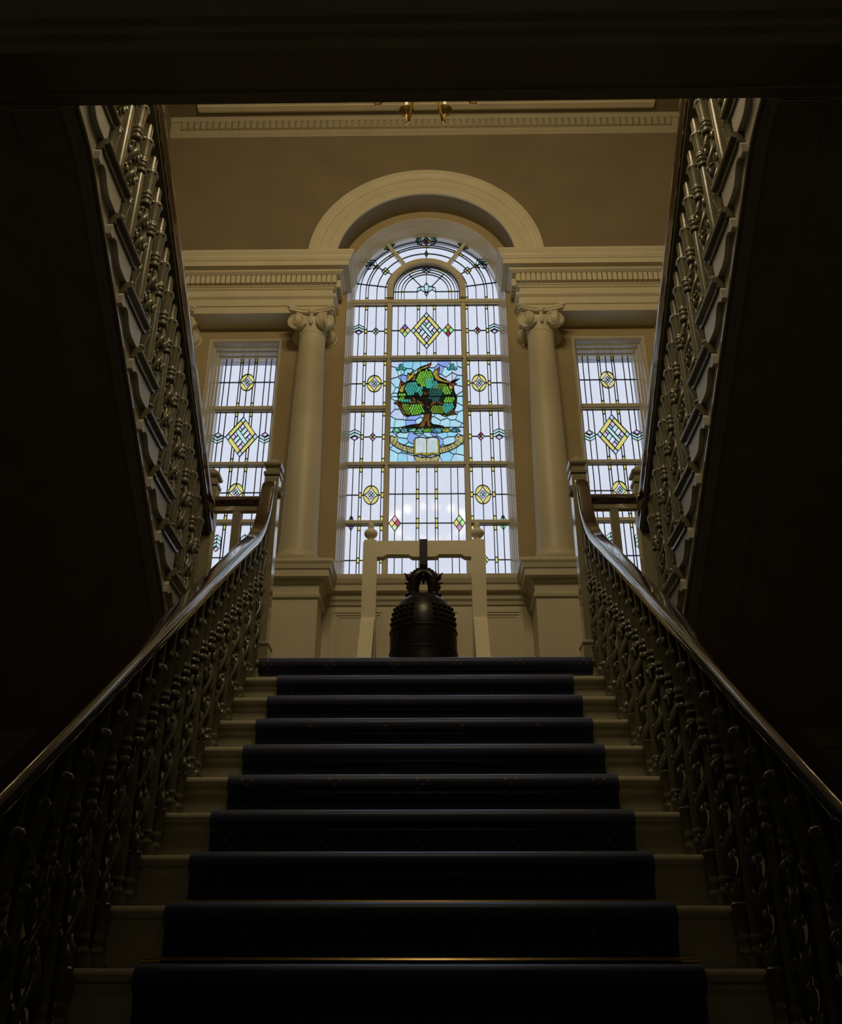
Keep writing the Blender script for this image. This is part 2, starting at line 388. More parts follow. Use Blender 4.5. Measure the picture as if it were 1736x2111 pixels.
# ------------------------------------------------------------------ entablature, archivolt, cornice
PROF_E = [(0, 5.268), (0, 5.338), (0.012, 5.340), (0.012, 5.412), (0.020, 5.418), (0.034, 5.430), (0.036, 5.455), (0, 5.460), (0, 5.525), (0.014, 5.530), (0.016, 5.542), (0.030, 5.548),
          (0.034, 5.648), (0.062, 5.650), (0.072, 5.656), (0.090, 5.668), (0.096, 5.682), (0.150, 5.684), (0.152, 5.735), (0.160, 5.738), (0.162, 5.748), (0.170, 5.760), (0.176, 5.780), (0.192, 5.806), (0.196, 5.812), (0.196, 5.828), (0, 5.832), (-0.2, 5.832), (-0.2, 5.268)]
DW, DP = 0.035, 0.0455
md_dentil = MB().box(-DW/2, DW/2, -0.034, 0.012, 0, 0.082).mesh('dentil', 'cream_trim')
for s in (-1, 1):
    en = thing('entablature', (s*1.6, FR, 5.268), 'cream dentilled entablature carried by the columns %s of the arch' % ('left' if s < 0 else 'right'), 'entablature', 'entablatures')
    mb = MB(-s)
    pe = [(-0.84, WALL-0.002), (-0.84, FR), (-XW+0.002, FR)]
    pr = [q for q in PROF_E if q[0] > -0.1]
    mb.mould(pe, pr + [(-0.10, 5.832), (-0.10, 5.268)])
    mb.box(-XW+0.002, -0.85, FR+0.08, WALL-0.002, 5.269, 5.799)
    mb.build('cornice', 'cream_trim', en)
    x = 0.84 - 0.034 + DW/2 + 0.002
    while x < XW-0.03:
        place('dentil', md_dentil, en, (s*x, FR-0.034, 5.560)); x += DP
    md2 = MB(s).box(-0.034, 0.012, -DW/2, DW/2, 0, 0.082).mesh('dentil', 'cream_trim')
    for i in range(4): place('dentil', md2, en, (s*(0.84-0.034), FR+0.02+i*DP, 5.560))
# archivolt
def ring_mould(mb, prof, zc, a0, a1, n, leg=0.0):
    m = len(prof); pts = []
    angs = [a0 + (a1-a0)*i/n for i in range(n+1)]
    rows = []
    if leg: rows.append((angs[0], -leg))
    rows += [(a, 0) for a in angs]
    if leg: rows.append((angs[-1], -leg))
    vs, fs = [], []
    for a, dz in rows:
        for rr, y in prof: vs.append((rr*math.cos(a), y, zc+rr*math.sin(a)+dz))
    for i in range(len(rows)-1):
        for j in range(m):
            l = (j+1) % m; fs.append((i*m+j, i*m+l, (i+1)*m+l, (i+1)*m+j))
    fs.append(tuple(range(m-1, -1, -1))); fs.append(tuple((len(rows)-1)*m+j for j in range(m)))
    mb.add(vs, fs)
mb = MB()
ring_mould(mb, [(0.83, UPW-0.0005), (0.83, UPW-0.022), (0.85, UPW-0.026), (0.905, UPW-0.026), (0.910, UPW-0.034), (0.985, UPW-0.034), (0.992, UPW-0.046), (1.02, UPW-0.050), (1.035, UPW-0.062), (1.055, UPW-0.064), (1.062, UPW-0.072), (1.083, UPW-0.072), (1.083, UPW-0.0005)], AZ, 0, PI, 56, leg=0.03)
tag(mb.build('archivolt', 'cream_trim', None, True, 25), 'broad moulded cream arch over the central stained glass window', 'arch moulding')
# ceiling cornice with its dentils
co = thing('ceiling_cornice', (0, UPW, 7.49), 'long dentilled cornice where the tan wall meets the ceiling', 'cornice')
mb = MB(); mb.mould([(XW, UPW), (-XW, UPW)], [(0, 7.485), (0.012, 7.485), (0.016, 7.505), (0.022, 7.510), (0.022, 7.540), (0.030, 7.548), (0.030, 7.668), (0.052, 7.672), (0.062, 7.690), (0.066, 7.718), (0, 7.7195)])
mb.build('cornice_body', 'cream_trim_dimmed', co)
md3 = MB().box(-0.023, 0.023, -0.03, 0.01, 0, 0.10).mesh('dentil', 'cream_trim_dimmed')
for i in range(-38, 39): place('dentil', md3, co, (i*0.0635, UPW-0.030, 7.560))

# ------------------------------------------------------------------ columns on pedestals
def volute(mb, c, nrm, rad, hand):
    nrm = Vector(nrm).normalized(); up = Vector((0,0,1)); rt = up.cross(nrm).normalized(); c = Vector(c)
    mb.lathe([(rad*0.5, -0.05), (rad*0.86, -0.045), (rad*0.93, -0.01), (rad*0.93, 0.0), (rad*0.6, 0.004)], c, 20, nrm)
    pts, rads = [], []
    for i in range(52):
        t = i/51; a = hand*(PI*0.5 + t*2*PI*2.4); rr = rad*(1-t)**1.05*0.93 + 0.006
        pts.append(c + rt*(rr*math.cos(a)) + up*(rr*math.sin(a)) + nrm*0.004); rads.append(0.0115*(1-0.55*t))
    mb.tube(pts, rads, 6)
    mb.ball(c + nrm*0.006, 0.012, seg=8, rings=5)
ZCB, ZCT = 2.79, 5.268
def column(x, label):
    cy = 6.545
    t = thing('column', (x, cy, ZCB), label, 'column', 'columns beside the windows')
    mb = MB(); mb.box(x-0.20, x+0.20, cy-0.20, min(cy+0.20, WALL), ZCB, ZCB+0.05)
    mb.lathe([(0.185, 0.05), (0.196, 0.062), (0.200, 0.082), (0.196, 0.104), (0.180, 0.118), (0.168, 0.124), (0.160, 0.140), (0.158, 0.15)], (x, cy, ZCB), 36)
    mb.build('base', 'cream_trim', t, True)
    prof = []
    for i in range(15):
        u = i/14; prof.append((0.150 - 0.036*u**1.6, 0.14 + u*(2.26-0.14)))
    prof[0] = (0.158, 0.13); 
    mb = MB(); mb.lathe(prof, (x, cy, ZCB), 40); mb.build('shaft', 'cream_trim', t, True)
    mb = MB(); zc = 5.15; vols = []
    mb.lathe([(0.112, 2.25), (0.122, 2.262), (0.124, 2.275), (0.114, 2.288), (0.116, 2.30), (0.150, 2.36), (0.158, 2.39), (0.12, 2.42)], (x, cy, ZCB), 32)
    for k in range(16):
        a = 2*PI*k/16; mb.ball((x+0.142*math.cos(a), cy+0.142*math.sin(a), ZCB+2.345), 0.018, 0.018, 0.032, 6, 4)
    for q in range(4):
        rot = Matrix.Rotation(q*PI/2, 3, 'Z')
        for h in (-1, 1):
            c = rot @ Vector((h*0.125, -0.135, 0)); nn = rot @ Vector((h*0.16, -1, 0)).normalized()
            vols.append(((x+c.x, cy+c.y, zc), nn, h))
        # connecting channel above the volutes
        a = [rot @ Vector((-0.125+0.25*i/8, -0.135+0.028*math.sin(PI*i/8), 0.066 - 0.014*math.sin(PI*i/8))) for i in range(9)]
        mb.tube([(x+p.x, cy+p.y, zc+p.z) for p in a], 0.012, 6)
        f = rot @ Vector((0, -0.150, 0.085)); mb.ball((x+f.x, cy+f.y, zc+f.z), 0.034, 0.030, 0.030, 8, 5)
        f = rot @ Vector((0, -0.142, 0.055)); mb.ball((x+f.x, cy+f.y, zc+f.z), 0.022, 0.018, 0.022, 8, 5)
    cap_ = mb.build('capital', 'cream_trim', t, True, 50)
    for c, nn, h in vols:
        mb = MB(); volute(mb, c, nn, 0.084, h); mb.build('volute', 'cream_trim', cap_, True, 50)
    ab = []
    for q in range(4):
        rot = Matrix.Rotation(q*PI/2, 2)
        for i in range(9):
            u = -1+2*i/8; p = rot @ Vector((u*0.185, -0.20 + 0.05*(1-u*u))); ab.append((x+p.x, cy+p.y))
    mb = MB(); mb.prism(ab, 5.222, 5.246, 'z'); ab2 = [(x+(p[0]-x)*1.05, cy+(p[1]-cy)*1.05) for p in ab]; mb.prism(ab2, 5.246, 5.268, 'z')
    mb.build('abacus', 'cream_trim', cap_)
PROF_P = [(0, ZL-0.01), (0.03, ZL-0.01), (0.03, ZL+0.14), (0.02, ZL+0.155), (0.0, ZL+0.17), (0, 2.505), (0.018, 2.512), (0.022, 2.535), (0.008, 2.545), (0.008, 2.615), (0.03, 2.635), (0.035, 2.650), (0.080, 2.655), (0.082, 2.705), (0.092, 2.712), (0.100, 2.745), (0.112, 2.765), (0.112, 2.788), (0, 2.790)]
def pedestal(x, label, wall_side):
    t = thing('pedestal', (x, 6.545, ZL-0.01), label, 'pedestal', 'column pedestals')
    h = 0.20
    mb = MB(); mb.box(x-h+0.002, x+h-0.002, 6.347, WALL-0.006, ZL-0.01, 2.788); mb.build('die', 'cream_trim', t)
    mb = MB(); mb.mould([(x+h, WALL-0.006), (x+h, 6.345), (x-h, 6.345), (x-h, WALL-0.006)], PROF_P + [(-0.05, 2.790), (-0.05, ZL-0.01)]); mb.build('moulding', 'cream_trim', t)
for s in (-1, 1):
    column(s*1.01, 'cream ionic column between the %s side window and the arched window' % SIDE[s])
    column(s*2.24, 'outer cream ionic column at the %s wall, half hidden by the upper banister' % SIDE[s])
    pedestal(s*1.01, 'cream pedestal under the inner column %s of the arched window' % SIDE[s], 0)
    pedestal(s*2.24, 'cream pedestal under the outer column at the %s wall' % SIDE[s], s)
# ------------------------------------------------------------------ leaded glass
def inside(p, poly):
    c = False
    for i in range(len(poly)):
        a, b = poly[i], poly[i-1]
        if (a[1] > p[1]) != (b[1] > p[1]) and p[0] < (b[0]-a[0])*(p[1]-a[1])/(b[1]-a[1])+a[0]: c = not c
    return c
class Light:
    """one leaded light: polygons in painter's order (x, z) with a glass colour, and lead lines"""
    def __init__(self): self.p = []; self.l = []; self.b = []; self.m = []
    def poly(self, pts, col, name='pane', key=None): self.p.append((pts, col, name, key))
    def rect(self, x0, x1, z0, z1, col='clear', name='pane'):
        if x1 < x0: x0, x1 = x1, x0
        if x1-x0 > 1e-4 and z1-z0 > 1e-4: self.poly(rect(x0, x1, z0, z1), col, name)
    def line(self, pts, w=0.0072): self.b.append((pts, w))       # plain leading, stops where a motif begins
    def fig(self, pts, w=0.0072): self.l.append((pts, w))        # leading of a motif
    def mask(self, poly): self.m.append(poly)
    def settle(self):
        for pts, w in self.b:
            for a, b in zip(pts[:-1], pts[1:]):
                if not self.m: self.l.append(([a, b], w)); continue
                n = max(2, int(math.hypot(b[0]-a[0], b[1]-a[1])/0.003)); run = []
                for q in range(n+1):
                    p = (a[0]+(b[0]-a[0])*q/n, a[1]+(b[1]-a[1])*q/n)
                    if any(inside(p, m_) for m_ in self.m):
                        if len(run) > 1: self.l.append(([run[0], run[-1]], w))
                        run = []
                    else: run.append(p)
                if len(run) > 1: self.l.append(([run[0], run[-1]], w))
        self.b = []
    def build(self, win, label=None):
        self.settle(); mb = MB()
        for pts, wd in self.l:
            for i in range(len(pts)-1):
                a, b = Vector(pts[i]), Vector(pts[i+1]); d = b-a
                if d.length < 1e-5: continue
                d.normalize(); nn = Vector((-d.y, d.x))*wd/2; a2 = a-d*wd*0.3; b2 = b+d*wd*0.3
                q = [a2+nn, a2-nn, b2-nn, b2+nn]; y0, y1 = GL-0.006, GL+0.006
                mb.add([(p.x, y0, p.y) for p in q]+[(p.x, y1, p.y) for p in q], [(0,1,2,3),(7,6,5,4),(0,4,5,1),(1,5,6,2),(2,6,7,3),(3,7,4,0)])
        root = mb.build('leaded_light', 'lead', win)
        parts = partition([p[0] for p in self.p])
        groups = {}
        for k, tris in parts.items():
            pts, col, name, key = self.p[k]
            groups.setdefault(key or ('#%d' % k), [name, col, []])[2].extend(tris)
        for key, (name, col, tris) in groups.items():
            m2 = MB(); idx = {}
            for t in tris:
                if (t[1]-t[0]).cross(t[2]-t[0]) < 0: t = t[::-1]
                f = []
                for p in t:
                    kk = (round(p.x, 6), round(p.y, 6))
                    if kk not in idx: idx[kk] = len(m2.v); m2.v.append((p.x, GL, p.y))
                    f.append(idx[kk])
                if len(set(f)) == 3: m2.f.append(tuple(f))
            if not m2.f: continue
            o = bpy.data.objects.new(name, m2.mesh(name, 'glass_' + col)); COL.objects.link(o)
            o.parent = root
        return root
def ell(cx, cz, rx, rz, n=28, a0=0.0): return [(cx+rx*math.cos(a0+2*PI*i/n), cz+rz*math.sin(a0+2*PI*i/n)) for i in range(n)]
def close(p): return p + [p[0]]
def roundel(L, cx, cz, rx=0.066, rz=0.090):
    L.poly(ell(cx, cz, rx, rz, 32), 'yellow'); L.mask(ell(cx, cz, rx, rz, 32))
    ast = []
    # concave star: four arcs centred on the corners of the bounding lozenge
    for q in range(4):
        for i in range(8):
            t = q*PI/2 + (PI/2)*i/8
            c, s_ = math.cos(t), math.sin(t)
            ast.append((cx+rx*math.copysign(abs(c)**3.0, c), cz+rz*math.copysign(abs(s_)**3.0, s_)))
    # four yellow lenses stay individually cut by the star and the axes
    for q in range(4):
        t0 = q*PI/2
        seg = [(cx+rx*math.cos(t0+PI/2*i/8), cz+rz*math.sin(t0+PI/2*i/8)) for i in range(9)]
        L.poly(seg + [(cx, cz)], 'yellow')
    L.poly(ast, 'clear')
    a, b = rx*0.42, rz*0.42
    for dx, dz, c in ((0, 1, 'lilac'), (0, -1, 'lilac'), (-1, 0, 'mint'), (1, 0, 'green')):
        mx, mz = cx+dx*a/2*1.05, cz+dz*b/2*1.05
        d = [(mx-a/2, mz), (mx, mz-b/2), (mx+a/2, mz), (mx, mz+b/2)]; L.poly(d, c); L.fig(close(d), 0.003)
    L.fig(close(ell(cx, cz, rx, rz, 32)), 0.006); L.fig(close(ast), 0.0045)
def diamond4(L, cx, cz, hw, hh, cols, lw=0.0042):
    L.mask([(cx-hw, cz), (cx, cz-hh), (cx+hw, cz), (cx, cz+hh)])
    for (dx, dz), c in zip(((0, 1), (-1, 0), (1, 0), (0, -1)), cols):
        mx, mz = cx+dx*hw/2, cz+dz*hh/2
        d = [(mx-hw/2, mz), (mx, mz-hh/2), (mx+hw/2, mz), (mx, mz+hh/2)]; L.poly(d, c); L.fig(close(d), lw)
def chevrons(L, cx, cz, hw, up=1, n=2, bh=0.030):
    # stacked arrow bands with a lilac lozenge
    L.mask([(cx-hw, cz-up*0.010), (cx, cz-up*0.034), (cx+hw, cz-up*0.010), (cx+hw, cz-up*0.010+up*n*bh), (cx, cz+up*0.020+up*n*bh), (cx-hw, cz-up*0.010+up*n*bh)])
    for k in range(n):
        b = cz + up*(0.012 + k*bh)
        p = [(cx-hw, b-up*0.022), (cx, b+up*0.008), (cx+hw, b-up*0.022), (cx+hw, b-up*0.022+up*bh*0.95), (cx, b+up*0.008+up*bh*0.95), (cx-hw, b-up*0.022+up*bh*0.95)]
        L.poly([p[0], p[1], p[4], p[5]], 'mint'); L.poly([p[1], p[2], p[3], p[4]], 'mint'); L.fig(close(p), 0.0035); L.fig([p[1], p[4]], 0.0035)
    d = [(cx-hw*0.6, cz-up*0.012), (cx, cz-up*0.034), (cx+hw*0.6, cz-up*0.012), (cx, cz+up*0.012)]
    L.poly(d, 'lilac'); L.fig(close(d), 0.005)
def big_diamond(L, cx, cz, W, H):
    def P(u, v): return (cx + W*(u-v), cz + H*(u+v-1))      # u, v in 0..1 along the two lower edges
    k = 0.16; L.mask([P(0,0), P(1,0), P(1,1), P(0,1)])
    L.poly([P(0,0), P(1,0), P(1,1), P(0,1)], 'clear')
    def cell(u0, u1, v0, v1, c):
        q = [P(u0,v0), P(u1,v0), P(u1,v1), P(u0,v1)]; L.poly(q, c); L.fig(close(q), 0.0055)
    for a, b in ((0, 0), (1-k, 0), (0, 1-k), (1-k, 1-k)): cell(a, a+k, b, b+k, 'sky')
    cell(k, 1-k, 0, k, 'yellow'); cell(k, 1-k, 1-k, 1, 'yellow'); cell(0, k, k, 1-k, 'yellow'); cell(1-k, 1, k, 1-k, 'yellow')
    # inner lattice
    c = (1-2*k)/4
    for a, b in ((k, k), (1-k-c, k), (k, 1-k-c), (1-k-c, 1-k-c)): cell(a, a+c, b, b+c, 'lilac')
    cell(k+1.55*c, k+2.45*c, k, 1-k, 'mint')
    for a0, a1 in ((k, k+1.55*c), (k+2.45*c, 1-k)):
        for j in range(2):
            cell(a0, a1, k+c+j*c, k+c+(j+1)*c, 'mint' if j else 'clear')
    for j in (0, 1):
        b0 = k if j == 0 else 1-k-c
        cell(k+c, k+1.55*c, b0, b0+c, 'clear'); cell(k+2.45*c, 1-k-c, b0, b0+c, 'mint')

YQ = 0.045
DCOLS = [('purple', 'mint', 'green', 'amber'), ('amber', 'purple', 'red', 'green'), ('purple', 'amber', 'green', 'pink'), ('red', 'green', 'purple', 'amber'), ('amber', 'yellow', 'green', 'purple'), ('red', 'purple', 'green', 'pink')]
def strip(L, x0, x1, z0, z1, mid=None, ext=0.0):
    """narrow strip between two leads with yellow squares at its ends and where a cross lead meets it"""
    cuts = [(z0, z0+YQ), (z1-YQ, z1)]
    if mid is not None: cuts.append((mid-YQ/2, mid+YQ/2))
    cuts.sort(); z = z0
    for a, b in cuts:
        if a > z: L.rect(x0, x1, z, a)
        L.rect(x0, x1, a, b, 'yellow'); L.line([(x0, a), (x1, a)], 0.006); L.line([(x0, b), (x1, b)], 0.006); z = b
    if z < z1: L.rect(x0, x1, z, z1)
def frame_lead(L, x0, x1, z0, z1): L.line(close(rect(min(x0,x1), max(x0,x1), z0, z1)), 0.008)
FS = [0, 0.16, 0.335, 0.41, 0.665, 0.925, 1.0]
def side_cell(win, xo, xi, z0, z1, kind, dc):
    L = Light(); X = lambda f: xo+(xi-xo)*f
    zm = {'roundel': z0+(z1-z0)*0.50, 'diamond': z0+(z1-z0)*0.50, 'roundel_low': z0+(z1-z0)*0.48, 'bottom': z0+(z1-z0)*0.42}[kind]
    for i in range(6):
        a, b = X(FS[i]), X(FS[i+1])
        if i in (2, 5): strip(L, a, b, z0, z1, zm); continue
        if kind != 'diamond' or i in (3, 4): L.rect(a, b, z0, zm); L.rect(a, b, zm, z1)
        else: L.rect(a, b, z0, z1)
    for f in FS[1:-1]: L.line([(X(f), z0), (X(f), z1)])
    c = X(0.665)
    if kind == 'diamond':
        L.line([(X(0.41), zm), (X(0.925), zm)]); chevrons(L, X(0.165), zm, abs(X(0.335)-X(0))/2*0.97, 1)
        diamond4(L, c, zm, 0.032, 0.043, dc)
    else:
        L.line([(X(0), zm), (X(0.335), zm)]); L.line([(X(0.41), zm), (X(0.925), zm)])
        if kind != 'bottom': roundel(L, c, zm)
        else: diamond4(L, c, zm, 0.030, 0.043, ('green', 'yellow', 'yellow', 'green'))
    e = X(0.16)
    if kind == 'roundel_low':
        for (dx, cc) in ((-1, dc[1]), (1, dc[2])):
            d = [(e, z0), (e+dx*0.026, z0), (e+dx*0.026*0.5, z0+0.026), (e, z0+0.022)]
            L.poly(d, cc); L.line(close(d), 0.004)
        d = [(e, z0+0.022), (e+0.013, z0+0.034), (e, z0+0.052), (e-0.013, z0+0.034)]; L.poly(d, dc[0]); L.line(close(d), 0.004)
    if kind == 'bottom':
        d = [(e-0.026, z1), (e, z1-0.045), (e+0.026, z1)]; L.poly(d, dc[3]); L.line(close(d), 0.004)
    frame_lead(L, xo, xi, z0, z1); L.build(win)

win1 = thing('window_1', (0, GL, ZS), 'tall arched stained glass window with tree and motto panel', 'window', kind='structure')
T1, T2, T3, T4, T5 = (5.692, 5.750), (5.050, 5.093), (4.499, 4.551), (3.927, 3.971), (3.367, 3.408)
MX, MW = 0.347, 0.021
rows = [(T2[1], T1[0], 'diamond'), (T3[1], T2[0], 'roundel'), (T4[1], T3[0], 'diamond'), (T5[1], T4[0], 'roundel_low'), (ZS, T5[0], 'bottom')]
for s in (-1, 1):
    for i, (a, b, k) in enumerate(rows):
        side_cell(win1, s*AR, s*(MX+MW), a, b, k, DCOLS[(i + (3 if s > 0 else 0)) % 6])
CW = MX-MW
# centre, diamond row
L = Light(); z0, z1 = T2[1], T1[0]; zm = (z0+z1)/2 + 0.005
FC = [0, 0.09, 0.19, 0.365, 0.402, 0.5, 0.598, 0.635, 0.81, 0.91, 1]
XC = lambda f: -CW+2*CW*f
for i in range(10):
    a, b = XC(FC[i]), XC(FC[i+1])
    if i in (3, 6): strip(L, a, b, z0, z1)
    else: L.rect(a, b, z0, zm); L.rect(a, b, zm, z1)
for f in FC[1:-1]:
    if abs(f-0.5) < 0.2:
        hh = 0.21*(1-abs(f-0.5)*2*CW/0.145) if abs(f-0.5)*2*CW < 0.145 else 0
        L.line([(XC(f), z0), (XC(f), zm-hh)]); L.line([(XC(f), zm+hh), (XC(f), z1)])
    else: L.line([(XC(f), z0), (XC(f), z1)])
L.line([(-CW, zm), (-0.145, zm)]); L.line([(0.145, zm), (CW, zm)])
big_diamond(L, 0, zm, 0.145, 0.21)
diamond4(L, XC(0.19), zm, 0.052, 0.075, ('purple', 'amber', 'yellow', 'green')); diamond4(L, XC(0.81), zm, 0.052, 0.075, ('amber', 'green', 'green', 'red'))
frame_lead(L, -CW, CW, z0, z1); L.build(win1)
# centre, lowest light
L = Light(); z0, z1 = ZS, T4[0]; h1, h2, h3 = 3.665, 3.388, 3.10
FB = [0, 0.085, 0.185, 0.36, 0.395, 0.5, 0.605, 0.64, 0.815, 0.905, 1]
for i in range(10):
    a, b = XC(FB[i]), XC(FB[i+1]); lv = [z0, h3, h2, h1, z1]
    for j in range(4):
        if i in (3, 6): strip(L, a, b, lv[j], lv[j+1])
        else: L.rect(a, b, lv[j], lv[j+1])
for f in FB[1:-1]: L.line([(XC(f), z0), (XC(f), z1)])
for h in (h1, h2, h3):
    L.line([(-CW, h), (CW, h)])
diamond4(L, XC(0.085), h2, 0.050, 0.075, ('pink', 'amber', 'red', 'green')); diamond4(L, XC(0.915), h2, 0.050, 0.075, ('green', 'yellow', 'green', 'pink'))
frame_lead(L, -CW, CW, z0, z1); L.build(win1)

# ---- tree panel
def tree_panel():
    L = Light(); x0, x1, z0, z1 = -CW, CW, T4[1], T2[0]
    def C(X, Y):        # drawing grid of the panel: 0..1700 by 95..1940
        v = (Y-95)/1845.0; xl = 215-30*v; xr = 1490+25*v
        return (x0+(x1-x0)*(X-xl)/(xr-xl), z1+(z0-z1)*v)
    rnd = random.Random(11)
    # sky as irregular polygons: cells of a scattered set of points
    seeds = []
    for j in range(12):
        for i in range(8):
            seeds.append((x0+(x1-x0)*(i+0.5+rnd.uniform(-.38,.38)+(0.25 if j % 2 else -0.25))/8, z0+(z1-z0)*(j+0.5+rnd.uniform(-.38,.38))/12))
    def clip(poly, a, b, c):   # keep a*x + b*z <= c
        out = []
        for i in range(len(poly)):
            p, q = poly[i], poly[(i+1) % len(poly)]; dp, dq = a*p[0]+b*p[1]-c, a*q[0]+b*q[1]-c
            if dp <= 0: out.append(p)
            if dp*dq < 0:
                t = dp/(dp-dq); out.append((p[0]+(q[0]-p[0])*t, p[1]+(q[1]-p[1])*t))
        return out
    for i, s in enumerate(seeds):
        pl = rect(x0, x1, z0, z1)
        for j, q in enumerate(seeds):
            if i == j: continue
            a, b = q[0]-s[0], q[1]-s[1]; c = (q[0]**2+q[1]**2-s[0]**2-s[1]**2)/2
            pl = clip(pl, a, b, c)
            if len(pl) < 3: break
        if len(pl) < 3: continue
        e = min(s[0]-x0, x1-s[0])/(x1-x0)
        L.poly(pl, rnd.choice(['pale', 'aqua', 'aqua'] if e < 0.14 else ['cyan', 'aqua', 'peri', 'cyan', 'pale']), 'sky_pane')
        skylines.append(pl)
    P = lambda pts: [C(*q) for q in pts]
    # ground mounds
    for k, (a, b, top, bot, c) in enumerate([(240, 400, 1330, 1395, 'hill_green'), (370, 540, 1332, 1405, 'hill_teal'), (510, 700, 1322, 1390, 'hill_green'), (630, 800, 1345, 1422, 'hill_green'), (770, 950, 1328, 1400, 'leaf_lime'), (930, 1140, 1325, 1415, 'hill_teal'), (1110, 1280, 1332, 1400, 'hill_gold'), (1260, 1450, 1345, 1400, 'hill_teal')]):
        m = []
        for i in range(13):
            t = i/12; m.append((a+(b-a)*t, bot - (bot-top)*math.sin(PI*t)**0.7))
        m += [(b-(b-a)*t/6, bot+12*math.sin(PI*t/6)) for t in range(1, 6)]
        L.poly(P(m), c, 'mound')
        L.fig(close(P(m)), 0.004)
        for q in range(9):
            u = a+(b-a)*(0.15+0.7*rnd.random()); vv = top+(bot-top)*(0.35+0.5*rnd.random()); L.poly([C(*e) for e in ell(u, vv, 7, 11, 6)], 'paint', 'mound_shading', 'moundshade')
    # dark painted silhouette
    sil = [(860,238),(930,290),(965,360),(1010,455),(1130,500),(1260,530),(1335,600),(1345,680),(1392,800),(1375,950),(1335,1050),(1230,1110),(1090,1085),(942,1072),(932,1120),(912,1230),(960,1275),(1060,1290),(1150,1312),(1152,1335),(480,1335),(470,1305),(560,1285),(720,1265),(770,1215),(800,1150),(800,1082),(700,1100),(600,1112),(500,1112),(440,1080),(392,1000),(350,890),(328,720),(365,630),(400,560),(480,500),(640,470),(665,400),(700,330),(770,265)]
    L.poly(P(sil), 'paint', 'tree_silhouette', 'sil')
    L.fig(close(P(sil)), 0.006)
    # leaf masses
    masses = [(810,390,150,150,'leaf_lime'), (935,520,95,105,'leaf_teal'), (575,600,120,110,'leaf_teal'), (730,660,45,90,'leaf_teal'), (1110,580,80,70,'leaf_olive'), (1215,640,70,70,'leaf_lime'), (1010,720,110,110,'leaf_dark'), (395,760,60,70,'leaf_lime'), (480,835,90,38,'leaf_teal'), (470,1000,70,110,'leaf_olive'), (665,1000,115,100,'leaf_lime'), (1040,1000,105,80,'leaf_olive'), (1245,975,100,95,'leaf_teal'), (1255,820,85,55,'leaf_lime'), (880,560,40,60,'leaf_teal')]
    silin = P([(860+(x-860)*0.955, 720+(y-720)*0.955) for x, y in sil])
    for mi, (cx, cy, rx, ry, c) in enumerate(masses):
        rx, ry = rx*1.16, ry*1.14
        ya = cy-ry; j = 0
        while ya < cy+ry:
            xa = cx-rx+(0 if j % 2 else 21)
            while xa < cx+rx:
                u, v = (xa-cx)/rx, (ya-cy)/ry
                if u*u+v*v < 1.0 and inside(C(xa, ya), silin):
                    tilt = -0.5*u*(1 if v < 0.4 else -1); hw, hh = rnd.uniform(15, 20), rnd.uniform(25, 33)
                    lf = []
                    for q in range(8):
                        t = 2*PI*q/8; a_, b_ = hw*math.cos(t)*(1 if abs(math.sin(t)) < 0.9 else 0.4), hh*math.sin(t)
                        lf.append(C(xa+a_*math.cos(tilt)-b_*math.sin(tilt), ya+a_*math.sin(tilt)+b_*math.cos(tilt)))
                    L.poly(lf, c, 'foliage', 'fol%d' % mi)
                xa += 43
            ya += 48; j += 1
    # trunk and boughs
    tr = [(812,1090),(905,1090),(892,1180),(905,1250),(925,1305),(870,1305),(845,1190),(815,1260),(800,1312),(712,1312),(760,1240),(800,1170)]
    L.poly(P(tr), 'bark', 'trunk', 'trunk')
    for b in ([(600,795,18),(650,835,22)], [(680,850,18),(740,885,26),(800,935,16)], [(545,880,7),(600,860,12),(650,870,8)], [(848,850,14),(858,920,22)], [(910,940,12),(960,885,20),(1015,868,12)], [(1040,872,10),(1090,885,13),(1140,902,6)], [(800,715,10),(830,700,20),(850,720,10)], [(850,950,10),(905,975,14)], [(590,1280,6),(650,1275,14),(705,1275,8)]):
        up = [(x, y-w_) for x, y, w_ in b]; dn = [(x, y+w_) for x, y, w_ in b][::-1]; L.poly(P(up+dn), 'bark', 'bough')
    # flames
    fl = [[(680,292),(720,235),(800,195),(870,172),(915,150),(932,118),(936,165),(905,210),(850,235),(770,262),(705,318)],
          [(490,455),(512,322),(560,345),(612,272),(635,355),(612,420),(560,470),(520,500)],
          [(352,600),(368,530),(392,462),(418,515),(420,560),(470,510),(540,470),(640,375),(690,312),(660,400),(600,465),(500,520),(455,575),(432,690),(378,690),(355,650)],
          [(1082,208),(1088,262),(1055,300),(1052,365),(1085,415),(1150,455),(1255,492),(1252,548),(1160,520),(1060,500),(1000,455),(965,390),(962,330),(1000,270),(1060,245)],
          [(1252,560),(1270,505),(1335,468),(1440,440),(1350,480),(1335,525),(1392,535),(1345,565),(1320,620),(1280,660),(1258,620)],
          [(262,885),(330,855),(390,890),(412,960),(425,1015),(475,1075),(545,1128),(470,1125),(405,1060),(352,960),(320,900)],
          [(1105,1102),(1200,1085),(1280,1050),(1332,985),(1330,1060),(1392,1092),(1270,1108),(1180,1136)]]
    for k, f in enumerate(fl):
        L.poly(P(f), 'flame', 'flame'); L.fig(close(P(f)), 0.0045)
